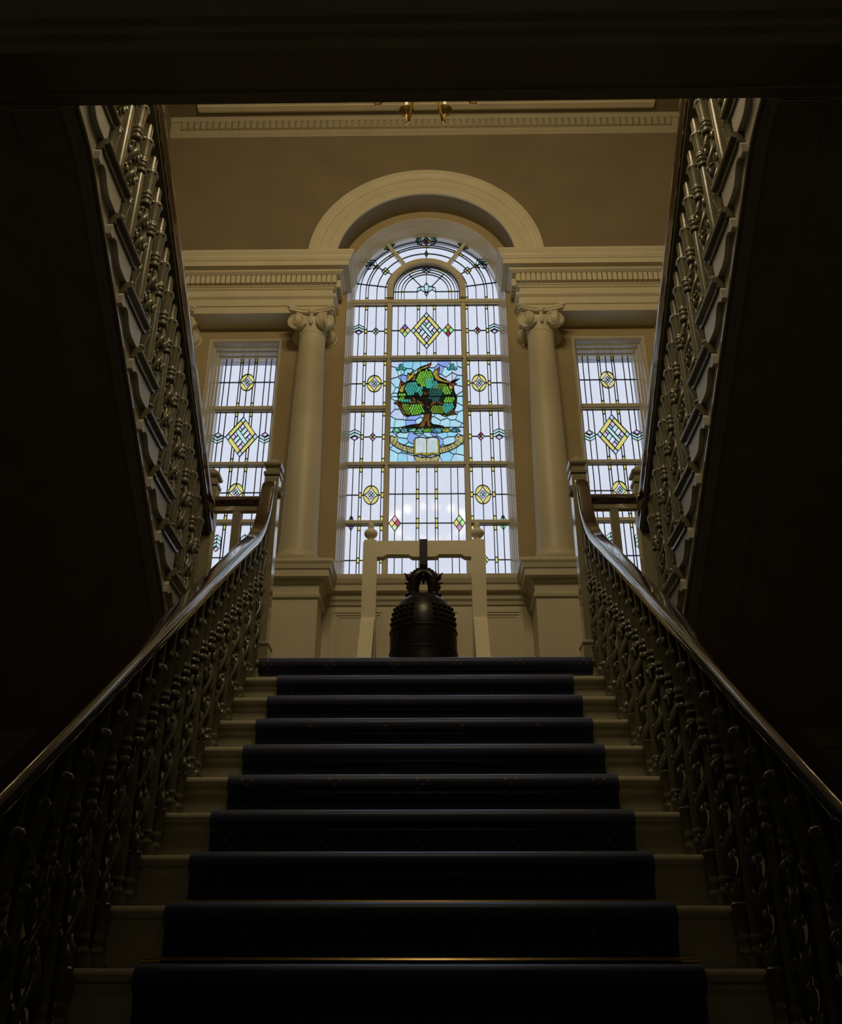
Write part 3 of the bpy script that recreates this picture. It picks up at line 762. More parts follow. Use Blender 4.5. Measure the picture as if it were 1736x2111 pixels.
    for f in ([(870,172),(915,150),(932,118),(936,165),(905,210),(868,225)], [(392,462),(418,515),(420,560),(380,560),(372,525)], [(640,375),(690,312),(660,400),(640,420)], [(1060,245),(1082,208),(1088,262),(1055,300),(1020,290)], [(1270,505),(1335,468),(1440,440),(1350,480),(1335,525),(1392,535),(1345,565),(1300,590)], [(262,885),(330,855),(390,890),(405,990),(352,960),(320,900)], [(1280,1050),(1332,985),(1330,1060),(1392,1092),(1290,1095)]):
        L.poly(P(f), 'flame_red', 'flame_tip')
    for q in ([(720,285),(800,235),(850,215),(800,245),(730,300)], [(380,660),(372,600),(385,560),(382,610),(392,670)], [(980,340),(1000,300),(1040,270),(1005,320),(1010,380)], [(1060,450),(1150,490),(1230,515),(1150,502),(1055,470)], [(530,440),(545,380),(560,360),(552,420)], [(420,600),(470,540),(540,500),(470,560)], [(390,1000),(420,1060),(470,1105),(415,1070)]):
        L.poly(P(q), 'hill_gold', 'flame_lick')
    for f in fl:
        cxm = sum(p[0] for p in f)/len(f); cym = sum(p[1] for p in f)/len(f)
        for k in (0.45, 0.72):
            h_ = len(f)//2; L.fig(P([(cxm+(x-cxm)*k, cym+(y-cym)*k) for x, y in f[:h_+1]]), 0.0022)
    # shamrocks
    for cx, cy in ((395, 225), (1308, 225)):
        for dx, dy in ((0, -42), (-52, 22), (52, 22)):
            L.poly([C(*e) for e in ell(cx+dx, cy+dy, 47, 40, 14)], 'shamrock', 'shamrock', 'sh%d' % cx)
        for dx, dy in ((12, -40), (-58, 12), (58, 14)):
            L.poly([C(*e) for e in ell(cx+dx, cy+dy, 26, 20, 10)], 'teal', 'shamrock_highlight', 'shh%d' % cx)
        L.fig([C(cx, cy+20), C(cx, cy+260)], 0.005)
    # ribbons with the motto, book
    lr_up = [(208,1475),(240,1468),(285,1505),(318,1462),(338,1490),(325,1560),(350,1592),(450,1640),(540,1662),(616,1674)]
    lr_dn = [(616,1784),(520,1765),(430,1736),(300,1670),(198,1590)]
    for mir in (0, 1):
        pts = lr_up + lr_dn
        if mir: pts = [(1694-x, y) for x, y in pts]
        L.poly(P(pts), 'ribbon', 'ribbon'); L.fig(close(P(pts)), 0.005)
    sed = [(615,1815),(740,1845),(850,1850),(960,1845),(1078,1812),(1060,1885),(1010,1939),(680,1939),(648,1885)]
    L.poly(P(sed), 'ribbon', 'ribbon'); L.fig(close(P(sed)), 0.005)
    bk = [(622,1560),(650,1512),(740,1498),(845,1515),(950,1498),(1040,1512),(1072,1560),(1072,1822),(960,1800),(850,1830),(740,1800),(622,1818)]
    L.poly(P(bk), 'cover', 'book_cover'); L.fig(close(P(bk)), 0.005)
    for a, b in ((655, 838), (858, 1036)):
        L.poly(P([(a,1520),((a+b)/2,1504),(b,1520),(b,1770),((a+b)/2,1758),(a,1772)]), 'page', 'book_page')
        for j in range(11):
            yy = 1560+j*18; off = 0.22 if j < 2 else 0.08
            L.poly(P([(a+(b-a)*off,yy),(b-14-rnd.random()*20,yy),(b-14,yy+5),(a+(b-a)*off,yy+5)]), 'grey', 'book_text', 'btext')
    L.fig(P([(848,1515),(848,1800)]), 0.005)
    # letters
    def put(ch, cx, cy, h, ang, key='motto', col='ink'):
        wd = {'I': 0.16}.get(ch, 0.62)
        for st in GLYPH[ch]:
            q = []
            for u, v in st:
                a_, b_ = (u-0.5)*0.68*h, -(v-0.5)*h
                q.append(C(cx+a_*math.cos(ang)-b_*math.sin(ang), cy+a_*math.sin(ang)+b_*math.cos(ang)))
            L.poly(q, col, 'motto_lettering', key)
    for ch, cx, cy, an in zip('ARDENS', (245, 302, 365, 432, 500, 568), (1568, 1622, 1662, 1692, 1712, 1728), (0.62, 0.55, 0.44, 0.32, 0.22, 0.12)): put(ch, cx, cy, 96, an, 'm1')
    for ch, cx, cy, an in zip('VIRENS', (1128, 1182, 1238, 1302, 1362, 1424), (1728, 1718, 1698, 1668, 1632, 1588), (-0.12, -0.2, -0.3, -0.42, -0.52, -0.62)): put(ch, cx, cy, 96, an, 'm2')
    for ch, cx in zip('SED', (772, 848, 922)): put(ch, cx, 1893, 80, 0, 'm3')
    put('A', 690, 1545, 44, 0, 'ini1', 'initial'); put('O', 882, 1545, 44, 0, 'ini2', 'initial')
    for xx in (712, 985): L.poly(P([(xx,1880),(xx+16,1912),(xx-16,1912)]), 'bark', 'ribbon_mark')
    # lead of the sky only where sky is seen
    import bisect
    silp = P(sil); others = [P(lr_up+lr_dn), P([(1694-x, y) for x, y in lr_up+lr_dn]), P(sed), P(bk)] + [P(f) for f in fl] + [[C(*e) for e in ell(cx, 225, 90, 75, 16)] for cx in (395, 1308)] + [P([(240,1395),(300,1332),(1400,1332),(1450,1400),(800,1425)])]
    seen = set()
    for pl in skylines:
        for i in range(len(pl)):
            a, b = pl[i], pl[(i+1) % len(pl)]
            k = tuple(sorted(((round(a[0], 4), round(a[1], 4)), (round(b[0], 4), round(b[1], 4)))))
            if k in seen: continue
            seen.add(k); run = []
            for q in range(13):
                p = (a[0]+(b[0]-a[0])*q/12, a[1]+(b[1]-a[1])*q/12)
                if any(inside(p, o_) for o_ in [silp]+others):
                    if len(run) > 1: L.fig([run[0], run[-1]], 0.0034)
                    run = []
                else: run.append(p)
            if len(run) > 1: L.fig([run[0], run[-1]], 0.0034)
    for yy in (765, 1327): L.fig([C(180, yy), C(1520, yy)] if False else [(x0, C(850, yy)[1]), (x1, C(850, yy)[1])], 0.005)
    frame_lead(L, x0, x1, z0, z1)
    L.build(win1)
skylines = []
def Q(x0_, y0_, x1_, y1_, w_):
    d = Vector((x1_-x0_, y1_-y0_)).normalized(); n_ = Vector((-d.y, d.x))*w_/2
    return [(x0_+n_.x, y0_+n_.y), (x0_-n_.x, y0_-n_.y), (x1_-n_.x, y1_-n_.y), (x1_+n_.x, y1_+n_.y)]
def arcq(cx, cy, rx, ry, a0, a1, w_, n=6):
    o_ = [(cx+(rx+w_/2)*math.cos(R(a0+(a1-a0)*i/n)), cy+(ry+w_/2)*math.sin(R(a0+(a1-a0)*i/n))) for i in range(n+1)]
    i_ = [(cx+(rx-w_/2)*math.cos(R(a0+(a1-a0)*i/n)), cy+(ry-w_/2)*math.sin(R(a0+(a1-a0)*i/n))) for i in range(n, -1, -1)]
    return o_+i_
TK, TN, SF = 0.20, 0.085, 0.07
GLYPH = {
 'A': [Q(0.08,0,0.48,1,TN), Q(0.9,0,0.48,1,TK), Q(0.24,0.36,0.74,0.36,TN), Q(0,0.03,0.24,0.03,SF), Q(0.74,0.03,1.04,0.03,SF)],
 'R': [Q(0.2,0,0.2,1,TK), arcq(0.42,0.74,0.28,0.23,-90,90,0.12), Q(0.2,0.97,0.45,0.97,SF), Q(0.2,0.51,0.45,0.51,SF), Q(0.45,0.5,0.92,0,TK), Q(0.04,0.03,0.38,0.03,SF)],
 'D': [Q(0.2,0,0.2,1,TK), arcq(0.4,0.5,0.46,0.45,-90,90,0.13,8), Q(0.04,0.97,0.45,0.97,SF), Q(0.04,0.03,0.45,0.03,SF)],
 'E': [Q(0.2,0,0.2,1,TK), Q(0.04,0.97,0.84,0.97,SF), Q(0.04,0.03,0.88,0.03,SF), Q(0.2,0.52,0.66,0.52,SF), Q(0.84,1,0.84,0.78,SF), Q(0.88,0,0.88,0.24,SF), Q(0.66,0.62,0.66,0.42,SF)],
 'N': [Q(0.14,0,0.14,1,TN), Q(0.86,0,0.86,1,TN), Q(0.14,0.98,0.86,0.02,TK), Q(0,0.03,0.28,0.03,SF), Q(0.72,0.97,1.0,0.97,SF)],
 'S': [arcq(0.5,0.73,0.30,0.22,20,255,0.13,8), arcq(0.5,0.27,0.30,0.22,-160,80,0.13,8), Q(0.78,0.98,0.78,0.78,SF), Q(0.2,0.02,0.2,0.24,SF)],
 'V': [Q(0.08,1,0.5,0,TK), Q(0.92,1,0.5,0,TN), Q(-0.04,0.97,0.28,0.97,SF), Q(0.76,0.97,1.04,0.97,SF)],
 'I': [Q(0.5,0,0.5,1,TK), Q(0.3,0.97,0.7,0.97,SF), Q(0.3,0.03,0.7,0.03,SF)],
 'O': [arcq(0.5,0.5,0.36,0.44,-60,240,0.16,10), Q(0.1,0.05,0.4,0.05,0.1), Q(0.6,0.05,0.9,0.05,0.1)],
}
tree_panel()
# ---- arched head: outer ring and inner half circle
RB = [0.688, 0.637, 0.581, 0.557, 0.475, 0.396, 0.374]
zb = T1[1]
def polar(rr, a): return (rr*math.cos(R(a)), AZ+rr*math.sin(R(a)))
def band(L, r0, r1, a0, a1, col='clear', leg=False, s=1):
    n_ = max(2, int(abs(a1-a0)/4)+1)
    o_ = [polar(r0, a0+(a1-a0)*i/n_) for i in range(n_+1)]; i_ = [polar(r1, a0+(a1-a0)*i/n_) for i in range(n_, -1, -1)]
    if leg: o_ = [(r0, zb)]+o_; i_ = i_+[(r1, zb)]
    p = o_+i_
    if s < 0: p = [(-x, z) for x, z in p]
    L.poly(p, col)
def arc(L, rr, a0, a1, leg=False, s=1, w_=0.007):
    n_ = max(2, int(abs(a1-a0)/4)+1); p = [polar(rr, a0+(a1-a0)*i/n_) for i in range(n_+1)]
    if leg: p = [(rr, zb)]+p
    L.line([(s*x, z) for x, z in p], w_)
BAR = 56.5
for s in (-1, 1):
    L = Light()
    for i in range(6):
        r0, r1 = RB[i], RB[i+1]
        for j, (a0, a1) in enumerate(((0, 9), (9, 33), (33, BAR-1))): band(L, r0, r1, a0, a1, 'clear', j == 0, s)
    for rr in RB[1:-1]: arc(L, rr, 0, BAR-1, True, s)
    for a in (9, 33):
        L.line([(s*polar(0.688, a)[0], polar(0.688, a)[1]), (s*polar(0.374, a)[0], polar(0.374, a)[1])])
    for a0, a1 in ((31, 35), (51.5, BAR-1)):
        band(L, 0.581, 0.557, a0, a1, 'yellow', False, s)
        for a in (a0, a1): L.line([(s*polar(q, a)[0], polar(q, a)[1]) for q in (0.581, 0.557)], 0.005)
    for a0, a1 in ((16, 22), (47, 52)):
        band(L, 0.396, 0.374, a0, a1, 'yellow', False, s)
        for a in (a0, a1): L.line([(s*polar(q, a)[0], polar(q, a)[1]) for q in (0.396, 0.374)], 0.005)
    for r0, r1 in ((0.581, 0.557), (0.396, 0.374)):
        L.rect(s*r0, s*r1, zb, zb+0.04, 'yellow'); L.line([(s*r0, zb+0.04), (s*r1, zb+0.04)], 0.005)
    p = polar(0.475, 33); diamond4(L, s*p[0], p[1], 0.038, 0.045, ('green', 'pink', 'amber', 'green'))
    # chevrons across the outer band, pointing along the ring
    for k in range(2):
        q = [polar(0.686, 29+k*3.2), polar(0.640, 32.6+k*3.2), polar(0.590, 29+k*3.2), polar(0.590, 32+k*3.2), polar(0.640, 35.6+k*3.2), polar(0.686, 32+k*3.2)]
        q = [(s*x, z) for x, z in q]; L.poly([q[0], q[1], q[4], q[5]], 'mint'); L.poly([q[1], q[2], q[3], q[4]], 'mint'); L.line(close(q), 0.005)
    q = [polar(0.640, 26), polar(0.612, 28.5), polar(0.640, 32), polar(0.668, 28.5)]; q = [(s*x, z) for x, z in q]; L.poly(q, 'lilac'); L.line(close(q), 0.005)
    q = [polar(0.688, 52), polar(0.688, BAR-1), polar(0.640, BAR-1)]; q = [(s*x, z) for x, z in q]; L.poly(q, 'leaf_olive'); L.line(close(q), 0.005)
    L.build(win1)
L = Light()
for i in range(6):
    for a0, a1 in ((BAR+1, 90), (90, 179-BAR)): band(L, RB[i], RB[i+1], a0, a1)
for rr in RB[1:-1]: arc(L, rr, BAR+1, 179-BAR)
L.line([(0, AZ+0.374), (0, AZ+0.688)])
for a0, a1 in ((87.5, 92.5), (BAR+1, BAR+5), (175-BAR, 179-BAR)):
    band(L, 0.581, 0.557, a0, a1, 'yellow')
    for a in (a0, a1): L.line([polar(0.581, a), polar(0.557, a)], 0.005)
d = [(0, AZ+0.515), (-0.018, AZ+0.475), (0, AZ+0.435), (0.018, AZ+0.475)]; L.poly(d, 'amber'); L.line(close(d), 0.005)
for s in (-1, 1):
    for k in range(2):
        xo = s*(0.045+k*0.022)
        q = [(xo, AZ+0.685), (xo+s*0.018, AZ+0.645), (xo-s*0.002, AZ+0.596), (xo+s*0.018, AZ+0.596), (xo+s*0.038, AZ+0.645), (xo+s*0.020, AZ+0.680)]
        L.poly(q, 'teal' if k else 'mint'); L.line(close(q), 0.005)
    q = [polar(0.688, 90-s*(90-BAR-1)), polar(0.640, 90-s*(90-BAR-1)), polar(0.688, 90-s*(84-BAR-1))]; L.poly(q, 'shamrock'); L.line(close(q), 0.005)
diamond4(L, 0, AZ+0.638, 0.046, 0.046, ('leaf_olive', 'purple', 'amber', 'red'))
L.build(win1)
L = Light(); RI_ = [0.318, 0.297, 0.272, 0.240, 0.212]
for i in range(4):
    for a0, a1 in ((0, 30), (30, 60), (60, 90), (90, 120), (120, 150), (150, 180)):
        band(L, RI_[i], RI_[i+1], a0, a1)
    L.rect(RI_[i+1], RI_[i], zb, AZ); L.rect(-RI_[i], -RI_[i+1], zb, AZ)
for a0, a1 in ((0, 52), (52, 90), (90, 128), (128, 180)):
    n_ = 8; L.poly([(0, AZ)]+[polar(0.212, a0+(a1-a0)*i/n_) for i in range(n_+1)], 'clear')
for a, b in ((-0.212, -0.09), (-0.09, 0), (0, 0.09), (0.09, 0.212)): L.rect(a, b, zb, AZ)
for rr in RI_[1:]:
    arc(L, rr, 0, 180, False, 1, 0.006); L.line([(rr, zb), (rr, AZ)], 0.006); L.line([(-rr, zb), (-rr, AZ)], 0.006)
L.line([(-0.318, AZ), (-0.09, AZ)], 0.006); L.line([(0.09, AZ), (0.318, AZ)], 0.006)
for a in (52, 128): L.line([polar(0.075, a), polar(0.272, a)], 0.006)
L.line([(0, AZ+0.09), (0, AZ+0.318)], 0.006); L.line([(0, zb), (0, AZ-0.03)], 0.006)
for s in (-1, 1): L.line([(s*0.09, zb), (s*0.09, AZ+0.02)], 0.006)
for a0, a1 in ((-4, 6), (56, 66), (114, 124), (174, 184)):
    band(L, 0.240, 0.212, a0, a1, 'yellow') if a0 not in (56, 114) else band(L, 0.297, 0.272, a0, a1, 'yellow')
diamond4(L, 0, AZ+0.268, 0.046, 0.040, ('red', 'teal', 'blue', 'amber'))
for s in (-1, 1):
    p1 = [(0, AZ-0.02), (s*0.02, AZ+0.03), (s*0.02, AZ+0.075), (0, AZ+0.11)]; L.poly(p1, 'sky'); L.line(p1, 0.005)
    p2 = [(s*0.012, AZ-0.01), (s*0.055, AZ+0.025), (s*0.06, AZ+0.06), (s*0.025, AZ+0.065), (s*0.02, AZ+0.03)]; L.poly(p2, 'mint'); L.line(close(p2), 0.005)
    p3 = [(s*0.055, AZ+0.025), (s*0.09, AZ-0.005), (s*0.085, AZ+0.045), (s*0.06, AZ+0.06)]; L.poly(p3, 'mint'); L.line(close(p3), 0.005)
L.poly([(-0.018, AZ-0.02), (0, AZ-0.055), (0.018, AZ-0.02), (0, AZ+0.0)], 'pale'); L.line(close([(-0.018, AZ-0.02), (0, AZ-0.055), (0.018, AZ-0.02), (0, AZ+0.0)]), 0.004)
arc(L, 0.314, 0, 180, True, 1, 0.008); L.line([(-0.314, AZ), (-0.314, zb)], 0.008)
L.build(win1)

# ---- frame of the main window
def frame_strip(path, prof, name, win):
    """open path (x, z) of the glass edge, profile (outward offset, y)"""
    mb = MB(); n = len(path); m = len(prof); vs, fs = [], []
    def nr(a, b):
        d = Vector((b[0]-a[0], b[1]-a[1])).normalized(); return Vector((d.y, -d.x))
    for i in range(n):
        n0 = nr(path[i-1], path[i]) if i else nr(path[0], path[1]); n1 = nr(path[i], path[i+1]) if i < n-1 else n0
        b = (n0+n1).normalized(); k = 1/max(0.3, b.dot(n0))
        for p, y in prof: vs.append((path[i][0]+b.x*p*k, y, path[i][1]+b.y*p*k))
    for i in range(n-1):
        for j in range(m):
            l = (j+1) % m; fs.append((i*m+j, i*m+l, (i+1)*m+l, (i+1)*m+j))
    fs.append(tuple(range(m-1, -1, -1))); fs.append(tuple((n-1)*m+j for j in range(m)))
    mb.add(vs, fs); return mb.build(name, 'frame_gloss', win, True, 25)
PF = [(-0.006, GL+0.02), (-0.006, GL-0.03), (-0.003, GL-0.032), (0.006, GL-0.070), (0.009, GL-0.073), (0.018, GL-0.115), (0.021, GL-0.118), (0.030, GL-0.155), (0.033, GL-0.158), (0.042, WALL-0.008), (0.047, WALL-0.010), (0.048, WALL+0.015), (0.049, GL+0.02)]
main_path = [(AR, ZS-0.02), (AR, AZ)] + [(AR*math.cos(PI*i/48), AZ+AR*math.sin(PI*i/48)) for i in range(1, 48)] + [(-AR, AZ), (-AR, ZS-0.02)]
frame_strip(main_path, PF, 'window_frame', win1)
def bar(win, name, x0, x1, z0, z1, vertical):
    mb = MB(); mb.box(x0, x1, GL-0.02, GL+0.018, z0, z1)
    if vertical: w_ = (x1-x0)*0.22; mb.box(x0+w_, x1-w_, GL-0.045, GL-0.02, z0, z1)
    else: w_ = (z1-z0)*0.22; mb.box(x0, x1, GL-0.04, GL-0.02, z0+w_, z1-w_)
    mb.build(name, 'cream_trim', win)
for s in (-1, 1): bar(win1, 'mullion', s*MX-MW, s*MX+MW, ZS-0.02, T1[0], True)
for t in (T1, T2, T4): bar(win1, 'transom', -AR, AR, t[0], t[1], False)
for t in (T3, T5):
    for s in (-1, 1): bar(win1, 'transom', min(s*AR, s*(MX+MW)), max(s*AR, s*(MX+MW)), t[0], t[1], False)
mb = MB(); ring_mould(mb, [(0.316, GL+0.018), (0.316, GL-0.05), (0.324, GL-0.06), (0.366, GL-0.06), (0.376, GL-0.045), (0.376, GL+0.018)], AZ, 0, PI, 40, leg=AZ-zb)
ia = mb.build('inner_arch', 'cream_trim', win1, True, 25); 
for x, z in ((0, AZ+0.346), (-0.346, AZ-0.01), (0.346, AZ-0.01)):
    m2 = MB(); m2.ball((x, GL-0.062, z), 0.012, 0.010, 0.016, 8, 5); q = m2.build('catch', 'cream_trim', None, True); q.parent = ia
for a in (BAR, 180-BAR):
    p0, p1 = polar(0.37, a), polar(0.692, a); d = Vector((p1[0]-p0[0], p1[1]-p0[1])).normalized(); nn = Vector((-d.y, d.x))*0.013
    mb = MB(); mb.prism([(p0[0]+nn.x, p0[1]+nn.y), (p0[0]-nn.x, p0[1]-nn.y), (p1[0]-nn.x, p1[1]-nn.y), (p1[0]+nn.x, p1[1]+nn.y)], GL-0.04, GL+0.018, 'y'); mb.build('glazing_bar', 'cream_trim', win1)

# ---- side windows
FW = [0, 0.10, 0.195, 0.36, 0.402, 0.505, 0.608, 0.65, 0.805, 0.90, 1]
for s, nm in ((-1, 'window_2'), (1, 'window_3')):
    wn = thing(nm, (s*(SW0+SW1)/2, GL, ZS), 'narrow stained glass side window with diamond panel, %s of the columns' % SIDE[s], 'window', kind='structure')
    xa, xb = (-SW1, -SW0) if s < 0 else (SW0, SW1); X = lambda f: xa+(xb-xa)*f
    cells = [(4.555, SWT, 'roundel'), (3.978, 4.503, 'diamond'), (3.423, 3.939, 'roundel'), (ZS, 3.382, 'low')]
    for z0, z1, kind in cells:
        L = Light(); zm = (z0+z1)/2 + (0.005 if kind != 'low' else -0.02)
        for i in range(10):
            a, b = X(FW[i]), X(FW[i+1])
            if i in (3, 6): strip(L, a, b, z0, z1)
            elif kind == 'diamond' and i in (0, 1, 8, 9): L.rect(a, b, z0, z1)
            else: L.rect(a, b, z0, zm); L.rect(a, b, zm, z1)
        for f in FW[1:-1]:
            d = abs(f-0.505)*(xb-xa)
            hw, hh = {'roundel': (0.064, 0.09), 'diamond': (0.142, 0.205), 'low': (0.0001, 0)}[kind]
            if d < hw:
                h_ = hh*(1-d/hw) if kind == 'diamond' else hh*math.sqrt(1-(d/hw)**2)
                L.line([(X(f), z0), (X(f), zm-h_)]); L.line([(X(f), zm+h_), (X(f), z1)])
            else: L.line([(X(f), z0), (X(f), z1)])
        c = X(0.505)
        if kind == 'roundel':
            L.line([(xa, zm), (c-0.064, zm)]); L.line([(c+0.064, zm), (xb, zm)]); roundel(L, c, zm, 0.064, 0.09)
        elif kind == 'diamond':
            L.line([(X(0.195), zm), (c-0.142, zm)]); L.line([(c+0.142, zm), (X(0.805), zm)]); big_diamond(L, c, zm, 0.142, 0.205)
            for f in (0.10, 0.90): chevrons(L, X(f), zm+0.01, 0.048, -1)
        else:
            L.line([(xa, zm), (xb, zm)])
            for f in (0.28, 0.73): chevrons(L, X(f), zm+0.09, 0.036, 1, 3, 0.034)
        frame_lead(L, xa, xb, z0, z1); L.build(wn)
    for z0, z1 in ((4.503, 4.555), (3.939, 3.978), (3.382, 3.423)): bar(wn, 'transom', xa, xb, z0, z1, False)
    PS = [(-0.006, GL+0.02), (-0.006, GL-0.03), (0.004, GL-0.04), (0.006, GL-0.085), (0.018, GL-0.095), (0.020, GL-0.135), (0.032, GL-0.145), (0.035, GL-0.18), (0.043, WALL-0.004), (0.048, WALL-0.012), (0.066, WALL-0.012), (0.070, WALL-0.004), (0.070, WALL+0.0), (0.046, WALL+0.018), (0.048, GL+0.02)]
    frame_strip([(xb, ZS-0.02), (xb, SWT), (xa, SWT), (xa, ZS-0.02)], PS, 'window_frame', wn)
    mb = MB(); mb.mould([(xb+0.10, WALL), (xa-0.10, WALL)], [(0, 2.70), (0.03, 2.70), (0.05, 2.74), (0.06, 2.80), (0, 2.81), (-0.18, 2.82), (-0.18, 2.70)]); mb.build('window_sill', 'cream_trim', wn)

# ------------------------------------------------------------------ lower flight
lf = thing('staircase', (0, 2.9, ZF), 'wide central flight of cream painted steps rising to the landing', 'staircase', 'flights of stairs')
NS = 17
tp = [(0.006+0.018*math.cos(PI/2+PI*i/8) - 0.0, -0.018+0.018*math.sin(PI/2+PI*i/8)) for i in range(9)]     # half-round nosing
def tread_prof(yn, zt, depth, sgn=1):
    p = [(yn+0.018+sgn*0*0 + (-0.018)*math.sin(PI*i/8), zt-0.018+0.018*math.cos(PI*i/8)) for i in range(9)]
    p += [(yn+0.024, zt-0.036), (yn+0.024, zt-0.050), (yn+0.030, zt-0.058), (yn+0.036, zt-0.066), (yn+depth, zt-0.066), (yn+depth, zt)]
    return p
md_t = MB().prism(tread_prof(0, 0, g+0.036), -1.055, 1.055, 'x').mesh('tread', 'tread_paint', True)
md_r = MB().box(-1.05, 1.05, 0.036, 0.056, -r+0.0, -0.066).mesh('riser', 'tread_paint')
for n in range(-1, NS):
    yn, zt = Y0-n*g, Z0-n*r-0.012
    place('tread', md_t, lf, (0, yn, zt)); place('riser', md_r, lf, (0, yn, zt))
mb = MB()
for s in (-1, 1):
    pl = [(YL+0.04, ZF), (YL+0.04, ZL-0.09)]
    for n in range(0, NS):
        pl += [(Y0-n*g+g+0.04, Z0-n*r-0.085), (Y0-n*g+0.04, Z0-n*r-0.085)]
    pl += [(Y0-(NS-1)*g+0.04, ZF)]
    m2 = MB(s); m2.prism(pl, 1.03, 1.065, 'x'); m2.build('string', 'string_white', lf)
# carpet runner
def ribbon_mesh(name, pts, hw, th):
    pts = [Vector(p) for p in pts]; n = len(pts); nor = []
    for i in range(n):
        t = (pts[min(i+1, n-1)]-pts[max(i-1, 0)]).normalized(); nor.append(Vector((-t.y, t.x)))
    if nor[0].y < 0 and abs(nor[0].y) > 0.5: nor = [-q for q in nor]
    inn = [p-q*th for p, q in zip(pts, nor)]
    arcl = [0.0]
    for i in range(1, n): arcl.append(arcl[-1]+(pts[i]-pts[i-1]).length)
    nx = 12; vs, fs, uvs = [], [], []
    for row in (pts, inn):
        for i, p in enumerate(row):
            for k in range(nx+1):
                x = -hw+2*hw*k/nx; vs.append((x, p.x, p.y)); uvs.append((x, arcl[i]))
    W_ = nx+1; off = n*W_
    for i in range(n-1):
        for k in range(nx):
            fs.append((i*W_+k, i*W_+k+1, (i+1)*W_+k+1, (i+1)*W_+k)); fs.append((off+i*W_+k, off+(i+1)*W_+k, off+(i+1)*W_+k+1, off+i*W_+k+1))
        fs.append((i*W_, (i+1)*W_, off+(i+1)*W_, off+i*W_)); fs.append((i*W_+nx, off+i*W_+nx, off+(i+1)*W_+nx, (i+1)*W_+nx))
    for k in range(nx):
        fs.append((k, off+k, off+k+1, k+1)); e = (n-1)*W_; fs.append((e+k, e+k+1, off+e+k+1, off+e+k))
    me = bpy.data.meshes.new(name); me.from_pydata(vs, [], fs); me.validate(); me.update()
    ul = me.uv_layers.new(name='UVMap')
    for lp in me.loops: ul.data[lp.index].uv = uvs[lp.vertex_index]
    me.materials.append(MATS['navy_carpet']); me.polygons.foreach_set('use_smooth', [True]*len(me.polygons)); me.set_sharp_from_angle(angle=R(50))
    return me
def step_pts(n, start):
    """carpet line over step n, from the back of the tread over the nosing to the foot of the riser below"""
    yn, zt = Y0-n*g-0.012, Z0-n*r; rr = 0.042
    p = []
    if start is None: p.append((yn+g-0.012 if n >= 0 else yn+0.9, zt))
    p += [(yn+0.13, zt), (yn+0.05, zt)]
    for i in range(9):
        a = PI/2 + (PI*0.88)*i/8; p.append((yn+rr+rr*math.cos(a), zt-rr+rr*math.sin(a)))
    p += [(yn+0.024, zt-0.066), (yn+0.029, zt-0.085), (yn+0.0335, zt-r*0.7), (yn+0.0335, zt-r+0.02), (yn+0.028, zt-r+0.004)]
    return p
pts = []
for n in range(0, NS): pts += step_pts(n, None)
# path runs towards the viewer, so up is on its right: reverse for outward normals
ru = place('stair_carpet', ribbon_mesh('stair_carpet', pts[::-1], 0.80, 0.010)); tag(ru, 'dark navy carpet runner with small diamond motifs down the central stairs', 'carpet')
lp_ = [(WALL-0.50, ZL), (5.9, ZL), (5.5, ZL)] + step_pts(-1, 1)[:-1]
lc = place('landing_carpet', ribbon_mesh('landing_carpet', lp_[::-1], 0.955, 0.010)); tag(lc, 'wider navy carpet covering the landing and its top riser', 'carpet')
# brass stair rods, part of the staircase
md_rod = MB().tube([(-0.86, 0, 0), (0.86, 0, 0)], 0.0075, 10).mesh('stair_rod', 'brass', True)
for n in range(0, NS):
    place('stair_rod', md_rod, lf, (0, Y0-n*g+g-0.010+0.0335-0.014, Z0-n*r+0.014))

# ------------------------------------------------------------------ balusters
def bal_top(mb, h):
    # bell shaped upper part hanging from the rail: h = total height
    mb.lathe([(0.021, h-0.34), (0.026, h-0.335), (0.029, h-0.325), (0.026, h-0.315), (0.021, h-0.308), (0.023, h-0.300), (0.028, h-0.294), (0.028, h-0.286), (0.023, h-0.280), (0.0225, h-0.272), (0.027, h-0.268), (0.027, h-0.258), (0.023, h-0.253),
              (0.024, h-0.24), (0.029, h-0.18), (0.034, h-0.125), (0.037, h-0.112), (0.034, h-0.104), (0.024, h-0.100), (0.0235, h-0.06), (0.026, h)], (0,0,0), 12)
    for k in range(6):
        a = 2*PI*k/6; mb.ball((0.031*math.cos(a), 0.031*math.sin(a), h-0.122), 0.010, 0.010, 0.016, 6, 4)
def bal_foot(mb):
    mb.box(-0.028, 0.028, -0.028, 0.028, 0, 0.035)
    mb.lathe([(0.026, 0.035), (0.029, 0.042), (0.026, 0.052), (0.020, 0.060), (0.022, 0.075), (0.026, 0.082), (0.022, 0.092), (0.020, 0.10)], (0,0,0), 12)
HA, HB = 0.85, 0.94
ba = MB(); bal_foot(ba); ba.lathe([(0.022, 0.095), (0.0225, 0.16), (0.0205, 0.30), (0.018, HA-0.34)], (0,0,0), 12); bal_top(ba, HA)
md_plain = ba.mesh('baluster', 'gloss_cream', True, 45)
bb = MB(); bal_foot(bb)
bb.lathe([(0.020, 0.095), (0.022, 0.12), (0.030, 0.165), (0.034, 0.178), (0.026, 0.184), (0.014, 0.188)], (0,0,0), 12)
za, zb_ = 0.17, HB-0.33
for ph in (0, PI):
    p_, q_ = [], []
    for i in range(41):
        t = i/40; a = ph + 2*PI*1.45*t; amp = 0.021*math.sin(PI*min(1, t*1.04))**0.35
        p_.append((amp*math.cos(a), amp*math.sin(a), za+(zb_-za)*t)); q_.append(0.0125+0.003*math.sin(2*PI*2.9*t))
    bb.tube(p_, q_, 8)
